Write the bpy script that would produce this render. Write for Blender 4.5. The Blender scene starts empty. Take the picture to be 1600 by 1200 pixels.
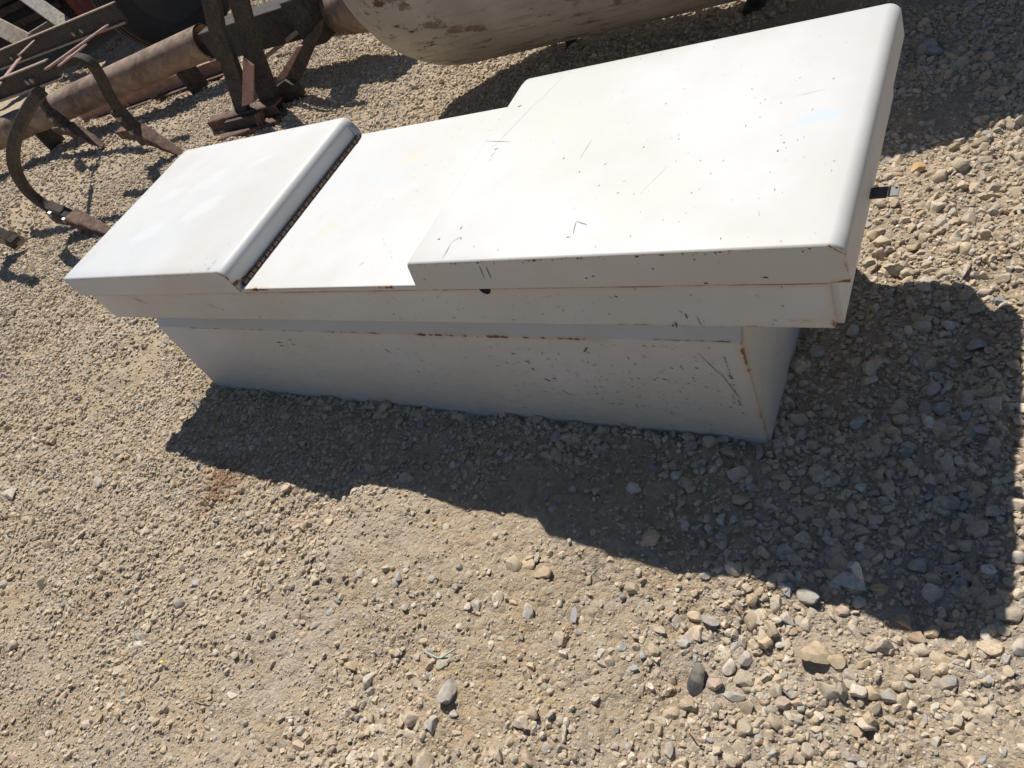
import bpy, bmesh, math, random
import numpy as np
from mathutils import Vector, Matrix

random.seed(11)
rng = np.random.default_rng(11)
scene = bpy.context.scene
COL = scene.collection

# ------------------------------------------------------------------ camera
CAM = Vector((1.95009, -0.64722, 1.01802))
CAM_EUL = (0.738476, 0.423083, 0.433669)
FPX = 1129.556                       # focal length in pixels of a 1600 wide frame
cd = bpy.data.cameras.new('camera')
cam = bpy.data.objects.new('camera', cd)
COL.objects.link(cam)
cam.location = CAM
cam.rotation_euler = CAM_EUL
cd.sensor_fit = 'HORIZONTAL'
cd.sensor_width = 36.0
cd.lens = FPX * 36.0 / 1600.0
cd.clip_start = 0.02
cd.clip_end = 400.0
scene.camera = cam

# ------------------------------------------------------------------ sky and sun
SUN_DIR = Vector((-0.422, 0.55, 1.0)).normalized()
world = bpy.data.worlds.new('World')
scene.world = world
world.use_nodes = True
wn = world.node_tree
wn.nodes.clear()
sky = wn.nodes.new('ShaderNodeTexSky')
sky.sky_type = 'NISHITA'
sky.sun_disc = False
sky.sun_elevation = math.asin(SUN_DIR.z)
sky.sun_rotation = math.atan2(SUN_DIR.x, SUN_DIR.y) % (2 * math.pi)
sky.altitude = 300
sky.dust_density = 0.3
sky.ozone_density = 2.5
bg = wn.nodes.new('ShaderNodeBackground')
bg.inputs['Strength'].default_value = 0.056
wo = wn.nodes.new('ShaderNodeOutputWorld')
wn.links.new(sky.outputs[0], bg.inputs[0])
wn.links.new(bg.outputs[0], wo.inputs[0])
sl = bpy.data.lights.new('sun', 'SUN')
sl.energy = 4.75
sl.angle = math.radians(0.53)
sl.color = (1.0, 0.96, 0.895)
sun = bpy.data.objects.new('sun', sl)
COL.objects.link(sun)
sun.rotation_euler = SUN_DIR.to_track_quat('Z', 'Y').to_euler()
sun.location = (-3, 4, 8)

vs = scene.view_settings
vs.view_transform = 'Standard'
vs.look = 'None'
vs.exposure = 0.20
vs.gamma = 1.0
vs.use_curve_mapping = False

# ------------------------------------------------------------------ helpers
ROT = np.array(cam.rotation_euler.to_matrix())

def ray(u, v):
    return ROT @ np.array([(u - 800) / FPX, -(v - 600) / FPX, -1.0])

def at(u, v, axis=2, val=0.0):
    """world point seen at (u, v) of the 1600x1200 photo on the plane axis = val"""
    d = ray(u, v)
    c = np.array(CAM)
    return c + d * ((val - c[axis]) / d[axis])

def atd(u, v, depth):
    return np.array(CAM) + ray(u, v) * depth

def tag(o, label=None, cat=None, group=None, kind=None):
    if label: o['label'] = label
    if cat: o['category'] = cat
    if group: o['group'] = group
    if kind: o['kind'] = kind
    return o

def empty(name, loc=(0, 0, 0)):
    o = bpy.data.objects.new(name, None)
    o.empty_display_size = 0.1
    o.location = loc
    COL.objects.link(o)
    return o

def link(name, me, mat=None, parent=None, smooth=False):
    if mat is not None and not me.materials:
        me.materials.append(mat)
    if smooth:
        me.polygons.foreach_set('use_smooth', [True] * len(me.polygons))
    o = bpy.data.objects.new(name, me)
    COL.objects.link(o)
    if parent is not None:
        o.parent = parent
        pl = parent.location if (parent.type == 'EMPTY' and parent.parent is None) else Vector((0, 0, 0))
        o.matrix_parent_inverse = Matrix.Translation(-pl)
    return o

def from_bm(name, bm, mat, parent=None, smooth=False):
    me = bpy.data.meshes.new(name)
    bm.normal_update()
    bm.to_mesh(me)
    bm.free()
    return link(name, me, mat, parent, smooth)

def bm_box(bm, lo, hi, bevel=0.0, seg=2):
    r = bmesh.ops.create_cube(bm, size=1.0)
    lo = Vector(lo); hi = Vector(hi)
    for v in r['verts']:
        v.co = Vector(((lo[i] + hi[i]) / 2 + v.co[i] * (hi[i] - lo[i]) for i in range(3)))
    if bevel:
        ed = list({e for v in r['verts'] for e in v.link_edges})
        bmesh.ops.bevel(bm, geom=ed, offset=bevel, segments=seg, affect='EDGES', profile=0.5)

def bm_bar(bm, a, b, w, h, up=(0, 0, 1), bevel=0.003):
    """box beam from a to b, w across, h along up"""
    a = Vector(a); b = Vector(b)
    d = (b - a)
    L = d.length
    d.normalize()
    upv = Vector(up)
    s = d.cross(upv).normalized()
    u = s.cross(d).normalized()
    m = Matrix((d, s, u)).transposed().to_4x4()
    m.translation = (a + b) / 2
    r = bmesh.ops.create_cube(bm, size=1.0)
    for v in r['verts']:
        v.co = Vector((v.co.x * L, v.co.y * w, v.co.z * h))
    if bevel:
        ed = list({e for v in r['verts'] for e in v.link_edges})
        rr = bmesh.ops.bevel(bm, geom=ed, offset=min(bevel, w * .3, h * .3), segments=1, affect='EDGES')
        vs_ = set(rr['verts']) | {v for f in rr['faces'] for v in f.verts}
        todo = vs_ | {v for v in r['verts'] if v.is_valid}
        seen = set()
        st = list(todo)
        while st:
            v = st.pop()
            if v in seen: continue
            seen.add(v)
            st.extend(e.other_vert(v) for e in v.link_edges)
        for v in seen: v.co = m @ v.co
    else:
        for v in r['verts']: v.co = m @ v.co

def bm_tube(bm, a, b, r0, r1=None, n=20, caps=True):
    r1 = r0 if r1 is None else r1
    a = Vector(a); b = Vector(b)
    d = (b - a)
    L = d.length
    m = d.to_track_quat('Z', 'Y').to_matrix().to_4x4()
    m.translation = (a + b) / 2
    bmesh.ops.create_cone(bm, cap_ends=caps, segments=n, radius1=r0, radius2=r1, depth=L, matrix=m)

def catmull(pts, n=6):
    P = [np.array(p, float) for p in pts]
    P = [2 * P[0] - P[1]] + P + [2 * P[-1] - P[-2]]
    out = []
    for i in range(1, len(P) - 2):
        for k in range(n):
            t = k / n
            out.append(.5 * ((2 * P[i]) + (-P[i-1] + P[i+1]) * t + (2*P[i-1] - 5*P[i] + 4*P[i+1] - P[i+2]) * t*t + (-P[i-1] + 3*P[i] - 3*P[i+1] + P[i+2]) * t**3))
    out.append(P[-2])
    return out

def bm_sweep(bm, pts, w, h, side):
    """rectangular bar swept along pts; w along the fixed vector side, h across it"""
    side = Vector(side).normalized()
    rings = []
    n = len(pts)
    for i in range(n):
        p = Vector(pts[i])
        t = (Vector(pts[min(i + 1, n - 1)]) - Vector(pts[max(i - 1, 0)])).normalized()
        nn = side.cross(t).normalized()
        ww = w[i] if hasattr(w, '__len__') else w
        hh = h[i] if hasattr(h, '__len__') else h
        c = 0.18
        q = []
        for sx, sy in ((-1, -1 + c), (-1 + c, -1), (1 - c, -1), (1, -1 + c), (1, 1 - c), (1 - c, 1), (-1 + c, 1), (-1, 1 - c)):
            q.append(bm.verts.new(p + side * (ww / 2 * sx) + nn * (hh / 2 * sy)))
        rings.append(q)
    for i in range(n - 1):
        for k in range(8):
            bm.faces.new((rings[i][k], rings[i][(k + 1) % 8], rings[i + 1][(k + 1) % 8], rings[i + 1][k]))
    bm.faces.new(rings[0][::-1])
    bm.faces.new(rings[-1])
    bmesh.ops.recalc_face_normals(bm, faces=bm.faces)

def bm_prism(bm, outline, nrm, thick):
    """flat plate: outline of 3D points, given thickness along nrm"""
    nrm = Vector(nrm).normalized()
    A = [bm.verts.new(Vector(p) + nrm * thick / 2) for p in outline]
    B = [bm.verts.new(Vector(p) - nrm * thick / 2) for p in outline]
    n = len(A)
    bm.faces.new(A)
    bm.faces.new(B[::-1])
    for i in range(n):
        bm.faces.new((A[i], B[i], B[(i + 1) % n], A[(i + 1) % n]))
    bmesh.ops.recalc_face_normals(bm, faces=bm.faces)

# ------------------------------------------------------------------ numpy noise
def _hash(ix, iy, seed):
    h = (ix.astype(np.int64) * 374761393 + iy.astype(np.int64) * 668265263 + seed * 974634777) & 0xFFFFFFFF
    h = ((h ^ (h >> 13)) * 1274126177) & 0xFFFFFFFF
    h = (h ^ (h >> 16)) & 0xFFFFFFFF
    return h / 4294967295.0

def vnoise(x, y, seed=0):
    ix = np.floor(x); iy = np.floor(y)
    fx = x - ix; fy = y - iy
    u = fx * fx * fx * (fx * (fx * 6 - 15) + 10)
    v = fy * fy * fy * (fy * (fy * 6 - 15) + 10)
    a = _hash(ix, iy, seed); b = _hash(ix + 1, iy, seed)
    c = _hash(ix, iy + 1, seed); d = _hash(ix + 1, iy + 1, seed)
    return (a + (b - a) * u) * (1 - v) + (c + (d - c) * u) * v - 0.5

def fbm(x, y, oct=3, seed=0):
    s = 0; a = 1.0; t = 0
    for o in range(oct):
        s = s + a * vnoise(x * 2**o + 17.3 * o, y * 2**o - 9.1 * o, seed + o * 7)
        t += a
        a *= 0.5
    return s / t * 1.6

def sstep(a, b, x):
    t = np.clip((x - a) / (b - a), 0, 1)
    return t * t * (3 - 2 * t)

# ------------------------------------------------------------------ material helpers
class NT:
    def __init__(self, name):
        self.m = bpy.data.materials.new(name)
        self.m.use_nodes = True
        self.t = self.m.node_tree
        self.t.nodes.clear()
        self.out = self.t.nodes.new('ShaderNodeOutputMaterial')
        self.b = self.t.nodes.new('ShaderNodeBsdfPrincipled')
        self.t.links.new(self.b.outputs[0], self.out.inputs[0])
    def n(self, typ, **kw):
        x = self.t.nodes.new('ShaderNode' + typ)
        for k, v in kw.items():
            setattr(x, k, v)
        return x
    def l(self, a, b):
        self.t.links.new(a, b)
    def set(self, sock, val):
        if hasattr(val, 'is_linked') or hasattr(val, 'links'):
            self.l(val, sock)
        else:
            sock.default_value = val
    def coord(self, kind='Object'):
        return self.n('TexCoord').outputs[kind]
    def pos(self):
        return self.n('NewGeometry').outputs['Position']
    def noise(self, vec, scale, detail=4, rough=0.55, out=0, dist=0.0):
        x = self.n('TexNoise')
        self.l(vec, x.inputs['Vector'])
        x.inputs['Scale'].default_value = scale
        x.inputs['Detail'].default_value = detail
        x.inputs['Roughness'].default_value = rough
        x.inputs['Distortion'].default_value = dist
        return x.outputs[out]
    def mapping(self, vec, scale=(1, 1, 1), rot=(0, 0, 0), loc=(0, 0, 0)):
        x = self.n('Mapping')
        self.l(vec, x.inputs[0])
        x.inputs['Scale'].default_value = scale
        x.inputs['Rotation'].default_value = rot
        x.inputs['Location'].default_value = loc
        return x.outputs[0]
    def ramp(self, fac, a, b, smooth=True):
        x = self.n('MapRange')
        x.interpolation_type = 'SMOOTHSTEP' if smooth else 'LINEAR'
        self.l(fac, x.inputs[0])
        x.inputs[1].default_value = a
        x.inputs[2].default_value = b
        return x.outputs[0]
    def math(self, op, a, b=0.0, clamp=False):
        x = self.n('Math', operation=op, use_clamp=clamp)
        self.set(x.inputs[0], a)
        self.set(x.inputs[1], b)
        return x.outputs[0]
    def mix(self, fac, a, b, mode='MIX'):
        x = self.n('Mix', data_type='RGBA', blend_type=mode)
        self.set(x.inputs[0], fac)
        for s, v in ((x.inputs[6], a), (x.inputs[7], b)):
            if isinstance(v, tuple):
                s.default_value = (v[0], v[1], v[2], 1)
            else:
                self.l(v, s)
        return x.outputs[2]
    def xyz(self, vec):
        x = self.n('SeparateXYZ')
        self.l(vec, x.inputs[0])
        return x.outputs
    def bump(self, h, strength=0.3, dist=0.01, normal=None):
        x = self.n('Bump')
        self.l(h, x.inputs['Height'])
        x.inputs['Strength'].default_value = strength
        x.inputs['Distance'].default_value = dist
        if normal is not None:
            self.l(normal, x.inputs['Normal'])
        return x.outputs[0]
    def fin(self, color=None, rough=0.6, metal=0.0, normal=None, spec=0.5):
        if color is not None:
            if isinstance(color, tuple):
                self.b.inputs['Base Color'].default_value = (*color, 1)
            else:
                self.l(color, self.b.inputs['Base Color'])
        self.set(self.b.inputs['Roughness'], rough)
        self.set(self.b.inputs['Metallic'], metal)
        self.b.inputs['Specular IOR Level'].default_value = spec
        if normal is not None:
            self.l(normal, self.b.inputs['Normal'])
        return self.m

def mat_plain(name, col, rough=0.7, var=0.25, scale=20, bump=0.2, metal=0.0, spec=0.4):
    t = NT(name)
    p = t.coord()
    a = t.noise(p, scale, 5, .6)
    c = t.mix(a, tuple(x * (1 - var) for x in col), tuple(min(1, x * (1 + var)) for x in col))
    nb = t.bump(t.noise(p, scale * 6, 4, .6), bump, .003)
    return t.fin(c, rough, metal, nb, spec)

def mat_rust(name, dark, mid, light, scale=14, rough=.85):
    t = NT(name)
    p = t.coord()
    a = t.ramp(t.noise(p, scale, 6, .65), .35, .65)
    b = t.ramp(t.noise(p, scale * 4.3, 5, .6), .4, .7)
    c = t.mix(a, dark, mid)
    c = t.mix(t.math('MULTIPLY', b, .7), c, light)
    nb = t.bump(t.noise(p, scale * 9, 5, .65), .45, .003)
    return t.fin(c, rough, .0, nb, .3)

# ground colours -----------------------------------------------------------
RUST_SPOT = at(345, 755)

def ground_tone(t, pos):
    """tan dirt with paler, greyer and redder drifts, in world metres"""
    n1 = t.ramp(t.noise(pos, 1.6, 4, .6), .35, .66)
    n2 = t.ramp(t.noise(t.mapping(pos, loc=(4, 7, 1)), 5.0, 4, .6), .38, .68)
    n3 = t.noise(t.mapping(pos, loc=(1, 3, 2)), 160, 3, .7)
    c = t.mix(n1, (.485, .378, .255), (.53, .44, .335))
    c = t.mix(t.math('MULTIPLY', n2, .6), c, (.56, .405, .235))
    c = t.mix(t.math('MULTIPLY', t.ramp(n3, .45, .75), .45), c, (.35, .27, .18))
    return c

def rust_spot(t, pos, c, amount=.75):
    d = t.n('VectorMath', operation='DISTANCE')
    t.l(pos, d.inputs[0])
    d.inputs[1].default_value = tuple(RUST_SPOT)
    nn = t.noise(pos, 22, 4, .6)
    dd = t.math('ADD', d.outputs['Value'], t.math('MULTIPLY', t.math('SUBTRACT', nn, .5), .22))
    m = t.ramp(dd, .11, .0)
    return t.mix(t.math('MULTIPLY', m, amount), c, (.26, .12, .045))

def make_ground_mat():
    t = NT('dirt')
    pos = t.pos()
    c = rust_spot(t, pos, ground_tone(t, pos))
    v = t.n('TexVoronoi')
    t.l(pos, v.inputs['Vector'])
    v.inputs['Scale'].default_value = 240
    v2 = t.n('TexVoronoi')
    t.l(pos, v2.inputs['Vector'])
    v2.inputs['Scale'].default_value = 110
    h = t.math('ADD', t.math('MULTIPLY', v.outputs['Distance'], -.5), t.math('MULTIPLY', v2.outputs['Distance'], -.9))
    h = t.math('ADD', h, t.noise(pos, 420, 4, .7))
    sp = t.n('SeparateColor')
    t.l(v2.outputs['Color'], sp.inputs[0])
    c = t.mix(t.math('MULTIPLY', t.ramp(sp.outputs[0], .55, .95), .5), c, (.60, .53, .435))
    c = t.mix(t.math('MULTIPLY', t.ramp(sp.outputs[1], .72, 1), .5), c, (.29, .24, .19))
    return t.fin(c, .95, 0, t.bump(h, .9, .006), .15)

def make_gravel_mat(attr=True):
    t = NT('gravel_stone' if attr else 'loose_stone')
    pos = t.pos()
    if attr:
        a = t.n('Attribute', attribute_type='INSTANCER', attribute_name='tint')
        base = a.outputs['Color']
    else:
        base = t.n('ObjectInfo').outputs['Color']
    sc = 260 if attr else 90
    dusty = .7 if attr else .3
    n = t.noise(pos, sc, 5, .65)
    c = t.mix(t.ramp(n, .3, .72), t.mix(1.0, base, (.74, .72, .70), 'MULTIPLY'), t.mix(1.0, base, (1.16, 1.14, 1.1), 'MULTIPLY'))
    dn = t.ramp(t.noise(pos, 60, 4, .6), .42, .62)
    nz = t.xyz(t.n('NewGeometry').outputs['Normal'])[2]
    dust = t.math('MULTIPLY', t.math('MULTIPLY', dn, dusty), t.ramp(nz, -.2, .5))
    c = t.mix(dust, c, (.53, .43, .31))
    c = rust_spot(t, pos, c, .6)
    return t.fin(c, .9, 0, t.bump(t.noise(pos, sc * 2, 4, .7), .5, .002), .2)

M_GROUND = make_ground_mat()
M_GRAVEL = make_gravel_mat(True)
M_STONE = make_gravel_mat(False)

# ------------------------------------------------------------------ the ground
BX0, BX1, BD = 0.157, 1.649, 0.51

def ground_h(x, y):
    x = np.asarray(x, float); y = np.asarray(y, float)
    dx = np.maximum(np.maximum(BX0 - x, x - BX1), 0)
    dy = np.maximum(np.maximum(-y, y - BD), 0)
    d = np.hypot(dx, dy)
    k = .30 + .70 * sstep(0.0, 0.28, d)
    big = .030 * fbm(x * 1.1 + 3.1, y * 1.1, 2, 1) + .030 * fbm(x * 2.6 + y * 1.2, y * 3.4 - x * 1.0 + 5, 3, 5)
    mid = .017 * fbm(x * 9 + 1, y * 9, 3, 9)
    r = 1 - np.abs(fbm(x * 30, y * 30, 2, 13)) * 2
    fine = .0058 * fbm(x * 38, y * 38, 3, 21) + .0022 * (r - .6)
    grit = .0030 * fbm(x * 120, y * 120, 2, 33)
    berm = .011 * np.exp(-(d / .045)**2) * np.clip(.35 + 1.6 * fbm(x * 13, y * 13, 2, 41), -.2, 1.2)
    return k * (big + mid) + fine + grit + berm - .004

def build_ground():
    cx, cy = CAM.x, CAM.y
    th_f = np.radians(np.linspace(50, 232, 860))
    th_c = np.radians(np.linspace(232, 410, 50)[1:-1])
    th = np.concatenate([th_f, th_c])
    r = [0.12]
    while r[-1] < 7.0: r.append(r[-1] * 1.0052 + .0006)
    while r[-1] < 150.0: r.append(r[-1] * 1.08)
    r = np.array(r)
    nr, nt = len(r), len(th)
    Rg, Tg = np.meshgrid(r, th, indexing='ij')
    X = cx + Rg * np.cos(Tg); Y = cy + Rg * np.sin(Tg)
    Z = ground_h(X, Y)
    co = np.stack([X, Y, Z], -1).reshape(-1, 3)
    co = np.vstack([co, [[cx, cy, float(ground_h(cx, cy))]]])
    i = np.arange(nr - 1)[:, None]; j = np.arange(nt)[None, :]
    j2 = (j + 1) % nt
    quads = np.stack([i * nt + j, (i + 1) * nt + j, (i + 1) * nt + j2, i * nt + j2], -1).reshape(-1, 4)
    c = len(co) - 1
    me = bpy.data.meshes.new('ground')
    tri = np.array([[c, k, (k + 1) % nt] for k in range(nt)])
    me.vertices.add(len(co)); me.vertices.foreach_set('co', co.ravel())
    me.loops.add(quads.size + tri.size)
    me.loops.foreach_set('vertex_index', np.concatenate([quads.ravel(), tri.ravel()]).astype(np.int32))
    me.polygons.add(len(quads) + len(tri))
    st = np.concatenate([np.arange(len(quads)) * 4, len(quads) * 4 + np.arange(len(tri)) * 3])
    me.polygons.foreach_set('loop_start', st.astype(np.int32))
    me.polygons.foreach_set('use_smooth', np.ones(len(st), bool))
    me.update(calc_edges=True)
    me.validate()
    o = link('ground', me, M_GROUND)
    return tag(o, 'tan dirt ground with bare patches between the gravel', None, None, 'structure')

build_ground()

# ------------------------------------------------------------------ stones
def stone_mesh(name, seed, sub=2, cuts=9, flat=1.0):
    r = np.random.default_rng(seed)
    bm = bmesh.new()
    bmesh.ops.create_icosphere(bm, subdivisions=sub, radius=1.0)
    co = np.array([v.co[:] for v in bm.verts])
    for _ in range(cuts):
        n = r.normal(size=3); n /= np.linalg.norm(n)
        d = r.uniform(.42, .80)
        s = co @ n
        ex = np.maximum(s - d, 0)
        co -= np.outer(ex * .96, n)
    co *= np.array([1.0, r.uniform(.68, .95), r.uniform(.5, .8) * flat])
    k = r.normal(size=(3, 3)) * 2.2
    co *= (1 + .035 * np.sin(co @ k).sum(1))[:, None]
    co -= (co.max(0) + co.min(0)) / 2
    co /= np.ptp(co[:, 0]) / 2
    for v, c in zip(bm.verts, co): v.co = c
    me = bpy.data.meshes.new(name)
    bm.to_mesh(me); bm.free()
    me.polygons.foreach_set('use_smooth', [True] * len(me.polygons))
    me.set_sharp_from_angle(angle=math.radians(24))
    return me

PALETTE = np.array([(.40, .33, .235), (.44, .37, .275), (.36, .32, .26), (.33, .305, .27), (.42, .36, .29), (.47, .42, .34), (.38, .30, .20),
                    (.27, .265, .26), (.50, .46, .40), (.36, .27, .20), (.23, .235, .24), (.55, .52, .47)])
PALETTE = PALETTE ** .86 * np.array([1.13, 1.085, 1.03])
PAL_W = np.array([.19, .16, .14, .11, .14, .08, .08, .03, .035, .02, .006, .012])
PAL_W /= PAL_W.sum()

def gravel_mask(x, y):
    m = fbm(x * 1.9 + 11, y * 1.9 - 4, 3, 51)
    m2 = fbm(x * 5.5, y * 5.5, 2, 57)
    k = sstep(-.15, .16, m + .45 * m2)
    # worn bare drifts
    for (u, v, rr) in ((1370, 945, .05), (1440, 1140, .09), (700, 940, .10), (1000, 1010, .08), (610, 820, .08), (330, 900, .06), (1280, 1150, .05), (1450, 1010, .05), (60, 1090, .20), (30, 930, .08), (165, 545, .10), (820, 930, .14), (520, 1010, .07), (950, 1100, .12), (1500, 1120, .08), (640, 160, .12)):
        c = at(u, v)
        k = k * (1 - .85 * np.exp(-(((x - c[0])**2 + (y - c[1])**2) / rr**2)))
    for (u, v, rr) in ((230, 1010, .22), (60, 780, .25), (1180, 1080, .14), (1450, 760, .30), (560, 1150, .16), (1480, 380, .2), (420, 860, .14)):
        c = at(u, v)
        k = np.maximum(k, .95 * np.exp(-(((x - c[0])**2 + (y - c[1])**2) / rr**2)))
    return k

def big_mask(x, y):
    """where coarse stones gather: the right-hand side by the camera"""
    return np.clip(sstep(.85, 1.5, x + .35 * fbm(x * 2, y * 2, 2, 71)), 0, 1)

TAN, PALE, GREY, SLATE, PINK, ORANGE, BROWN, BLUE = (.47, .37, .245), (.56, .51, .44), (.39, .37, .335), (.10, .105, .105), (.50, .38, .31), (.55, .36, .18), (.36, .27, .18), (.335, .345, .35)
NAMED = [
 (1081, 1052, 52, 30, 85, SLATE, 'dark grey slate shard lying flat in the sunlit pale gravel', .018),
 (1272, 1014, 58, 42, -8, TAN, 'largest tan stone block in the gravel at the lower right', None),
 (1306, 1029, 27, 27, 15, TAN, 'small squarish tan stone touching the right of the largest tan block', None),
 (1260, 927, 38, 26, -25, GREY, 'flat grey tan stone just left of the clear plastic scrap', None),
 (1219, 1090, 27, 24, 0, PINK, 'smooth pinkish heart shaped stone below the largest tan block', None),
 (707, 1086, 46, 27, 62, GREY, 'long smooth grey tan stone slanting in the middle foreground', None),
 (1597, 1006, 34, 30, 10, PALE, 'whitish stone cut by the right edge just below the shadow corner', None),
 (1592, 858, 26, 22, 0, PALE, 'pale stone by the right edge at the sunlit rim of the shadow', None),
 (828, 957, 26, 18, 80, PALE, 'pale upright flake of stone in the bare dirt in the middle foreground', None),
 (848, 896, 28, 18, 5, TAN, 'rounded tan stone just below the middle of the shadow edge', None),
 (1433, 268, 24, 14, 20, ORANGE, 'orange pointed stone at the rim of the tank shadow', None),
 (1369, 366, 36, 17, 25, TAN, 'long tan stone beside the near end of the toolbox', None),
 (1428, 386, 25, 12, 10, TAN, 'small brick shaped tan stone right of the toolbox end', None),
 (1140, 1077, 36, 22, 0, GREY, 'lumpy grey stone right of the slate shard', None),
 (1132, 1030, 28, 25, 60, PALE, 'pale angular stone up and right of the slate shard', None),
 (1110, 1060, 26, 22, 0, PINK, 'pinkish white stone touching the slate shard', None),
 (1160, 1017, 30, 22, 75, GREY, 'speckled grey stone upright between pale stones left of the tan block', None),
 (1104, 962, 32, 17, -15, GREY, 'flat grey stone in the sunlit gravel above the slate shard', None),
 (1078, 951, 25, 18, -10, TAN, 'tan stone touching the flat grey one above the slate shard', None),
 (1412, 955, 32, 22, -20, TAN, 'tan stone on the dirt just below the shadow at right', None),
 (1430, 983, 28, 24, 10, BROWN, 'brownish dirt coated stone below the shadow at right', None),
 (1457, 974, 28, 24, 30, TAN, 'round tan clod right of the dirt coated stone', None),
 (1364, 1076, 28, 26, 0, TAN, 'left one of two rounded stones side by side over a dark hollow', None),
 (1387, 1080, 27, 25, 0, GREY, 'right one of two rounded stones side by side over a dark hollow', None),
 (1340, 656, 26, 18, 50, BLUE, 'pointed blue grey stone in the shade right of the toolbox corner', None),
 (1526, 524, 36, 22, 15, GREY, 'broad grey stone high in the toolbox shade at right', None),
 (1446, 625, 26, 21, -30, GREY, 'left one of two big stones touching in the toolbox shade', None),
 (1471, 627, 27, 23, 20, GREY, 'right one of two big stones touching in the toolbox shade', None),
 (1276, 548, 22, 22, 50, GREY, 'wide stone in the shade right below the tray corner', None),
 (1461, 72, 26, 22, 60, BLUE, 'round bluish stone in the tank shadow beside the near lid', None),
 (1448, 68, 32, 18, 5, GREY, 'pale angular stone left of the bluish one in the tank shadow', None),
 (1039, 1166, 27, 18, 80, PALE, 'pale upright pebble near the bottom edge under the slate shard', None),
 (1505, 775, 20, 17, 40, BLUE, 'light bluish stone low in the toolbox shade at right', None),
 (1432, 870, 32, 22, -5, GREY, 'broad flat stone in the shade above right of the plastic scrap', None),
 (868, 682, 20, 15, 20, GREY, 'pale stone in the shade in front of the toolbox body', None),
]
KEEP_OUT = [(at(n[0], n[1]), .5 * max(n[2], n[3]) / FPX * 1.15 * np.linalg.norm(at(n[0], n[1]) - np.array(CAM))) for n in NAMED]

def scatter(dens, r0, r1, th0, th1, d0, d1, mode, sink, rmax_dens=None):
    area = (math.radians(th1 - th0)) / 2 * (r1 * r1 - r0 * r0)
    n = int(dens * area)
    rr = np.sqrt(rng.uniform(r0 * r0, r1 * r1, n))
    th = np.radians(rng.uniform(th0, th1, n))
    x = CAM.x + rr * np.cos(th); y = CAM.y + rr * np.sin(th)
    g = gravel_mask(x, y); b = big_mask(x, y)
    if mode == 'grit': pr = .22 + .78 * g
    elif mode == 'far': pr = .5 + .5 * g
    elif mode == 'pebble': pr = (.08 + .92 * g) * (.8 + .2 * b)
    else: pr = (.05 + .95 * g) * (.16 + .84 * b)
    inside = (x > BX0 + .01) & (x < BX1 - .01) & (y > .012) & (y < BD - .02)
    keep = (rng.uniform(size=n) < pr) & ~inside
    if mode in ('pebble', 'stone', 'grit'):
        for c, rr_ in KEEP_OUT:
            keep &= ((x - c[0])**2 + (y - c[1])**2) > (rr_ * (.75 if mode == 'grit' else .95))**2
    x, y = x[keep], y[keep]
    n = len(x)
    d = d0 * (d1 / d0) ** (rng.uniform(size=n) ** 1.7)
    z = ground_h(x, y) + d * (.25 - sink) - d * rng.uniform(0, .22, n)
    return x, y, z, d

def gravel_object(name, variants, parts, label):
    xs = np.concatenate([p[0] for p in parts]); ys = np.concatenate([p[1] for p in parts])
    zs = np.concatenate([p[2] for p in parts]); ds = np.concatenate([p[3] for p in parts])
    n = len(xs)
    me = bpy.data.meshes.new(name)
    me.vertices.add(n)
    me.vertices.foreach_set('co', np.stack([xs, ys, zs], -1).ravel())
    a = me.attributes.new('rot', 'FLOAT_VECTOR', 'POINT')
    rot = np.stack([rng.normal(0, .35, n), rng.normal(0, .35, n), rng.uniform(0, 6.283, n)], -1)
    a.data.foreach_set('vector', rot.ravel())
    a = me.attributes.new('scl', 'FLOAT_VECTOR', 'POINT')
    s = ds[:, None] / 2 * rng.uniform(.85, 1.15, (n, 3))
    a.data.foreach_set('vector', s.ravel())
    a = me.attributes.new('vid', 'INT', 'POINT')
    a.data.foreach_set('value', rng.integers(0, len(variants), n).astype(np.int32))
    a = me.attributes.new('tint', 'FLOAT_COLOR', 'POINT')
    c = PALETTE[rng.choice(len(PALETTE), n, p=PAL_W)] * rng.uniform(.82, 1.16, (n, 1))
    a.data.foreach_set('color', np.concatenate([c, np.ones((n, 1))], 1).ravel())
    o = link(name, me)
    ng = bpy.data.node_groups.new(name, 'GeometryNodeTree')
    ng.interface.new_socket('Geometry', in_out='INPUT', socket_type='NodeSocketGeometry')
    ng.interface.new_socket('Geometry', in_out='OUTPUT', socket_type='NodeSocketGeometry')
    gi = ng.nodes.new('NodeGroupInput'); go = ng.nodes.new('NodeGroupOutput')
    join = ng.nodes.new('GeometryNodeGeometryToInstance')
    for v in reversed(variants):
        oi = ng.nodes.new('GeometryNodeObjectInfo')
        oi.inputs['Object'].default_value = v
        oi.inputs['As Instance'].default_value = False
        ng.links.new(oi.outputs['Geometry'], join.inputs[0])
    iop = ng.nodes.new('GeometryNodeInstanceOnPoints')
    ng.links.new(gi.outputs[0], iop.inputs['Points'])
    ng.links.new(join.outputs[0], iop.inputs['Instance'])
    iop.inputs['Pick Instance'].default_value = True
    for nm, typ, sk in (('vid', 'INT', 'Instance Index'), ('rot', 'FLOAT_VECTOR', 'Rotation'), ('scl', 'FLOAT_VECTOR', 'Scale')):
        na = ng.nodes.new('GeometryNodeInputNamedAttribute')
        na.data_type = typ
        na.inputs['Name'].default_value = nm
        ng.links.new(na.outputs[0], iop.inputs[sk])
    ng.links.new(iop.outputs[0], go.inputs[0])
    md = o.modifiers.new('scatter', 'NODES')
    md.node_group = ng
    return tag(o, label, 'gravel', None, 'stuff')

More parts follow.
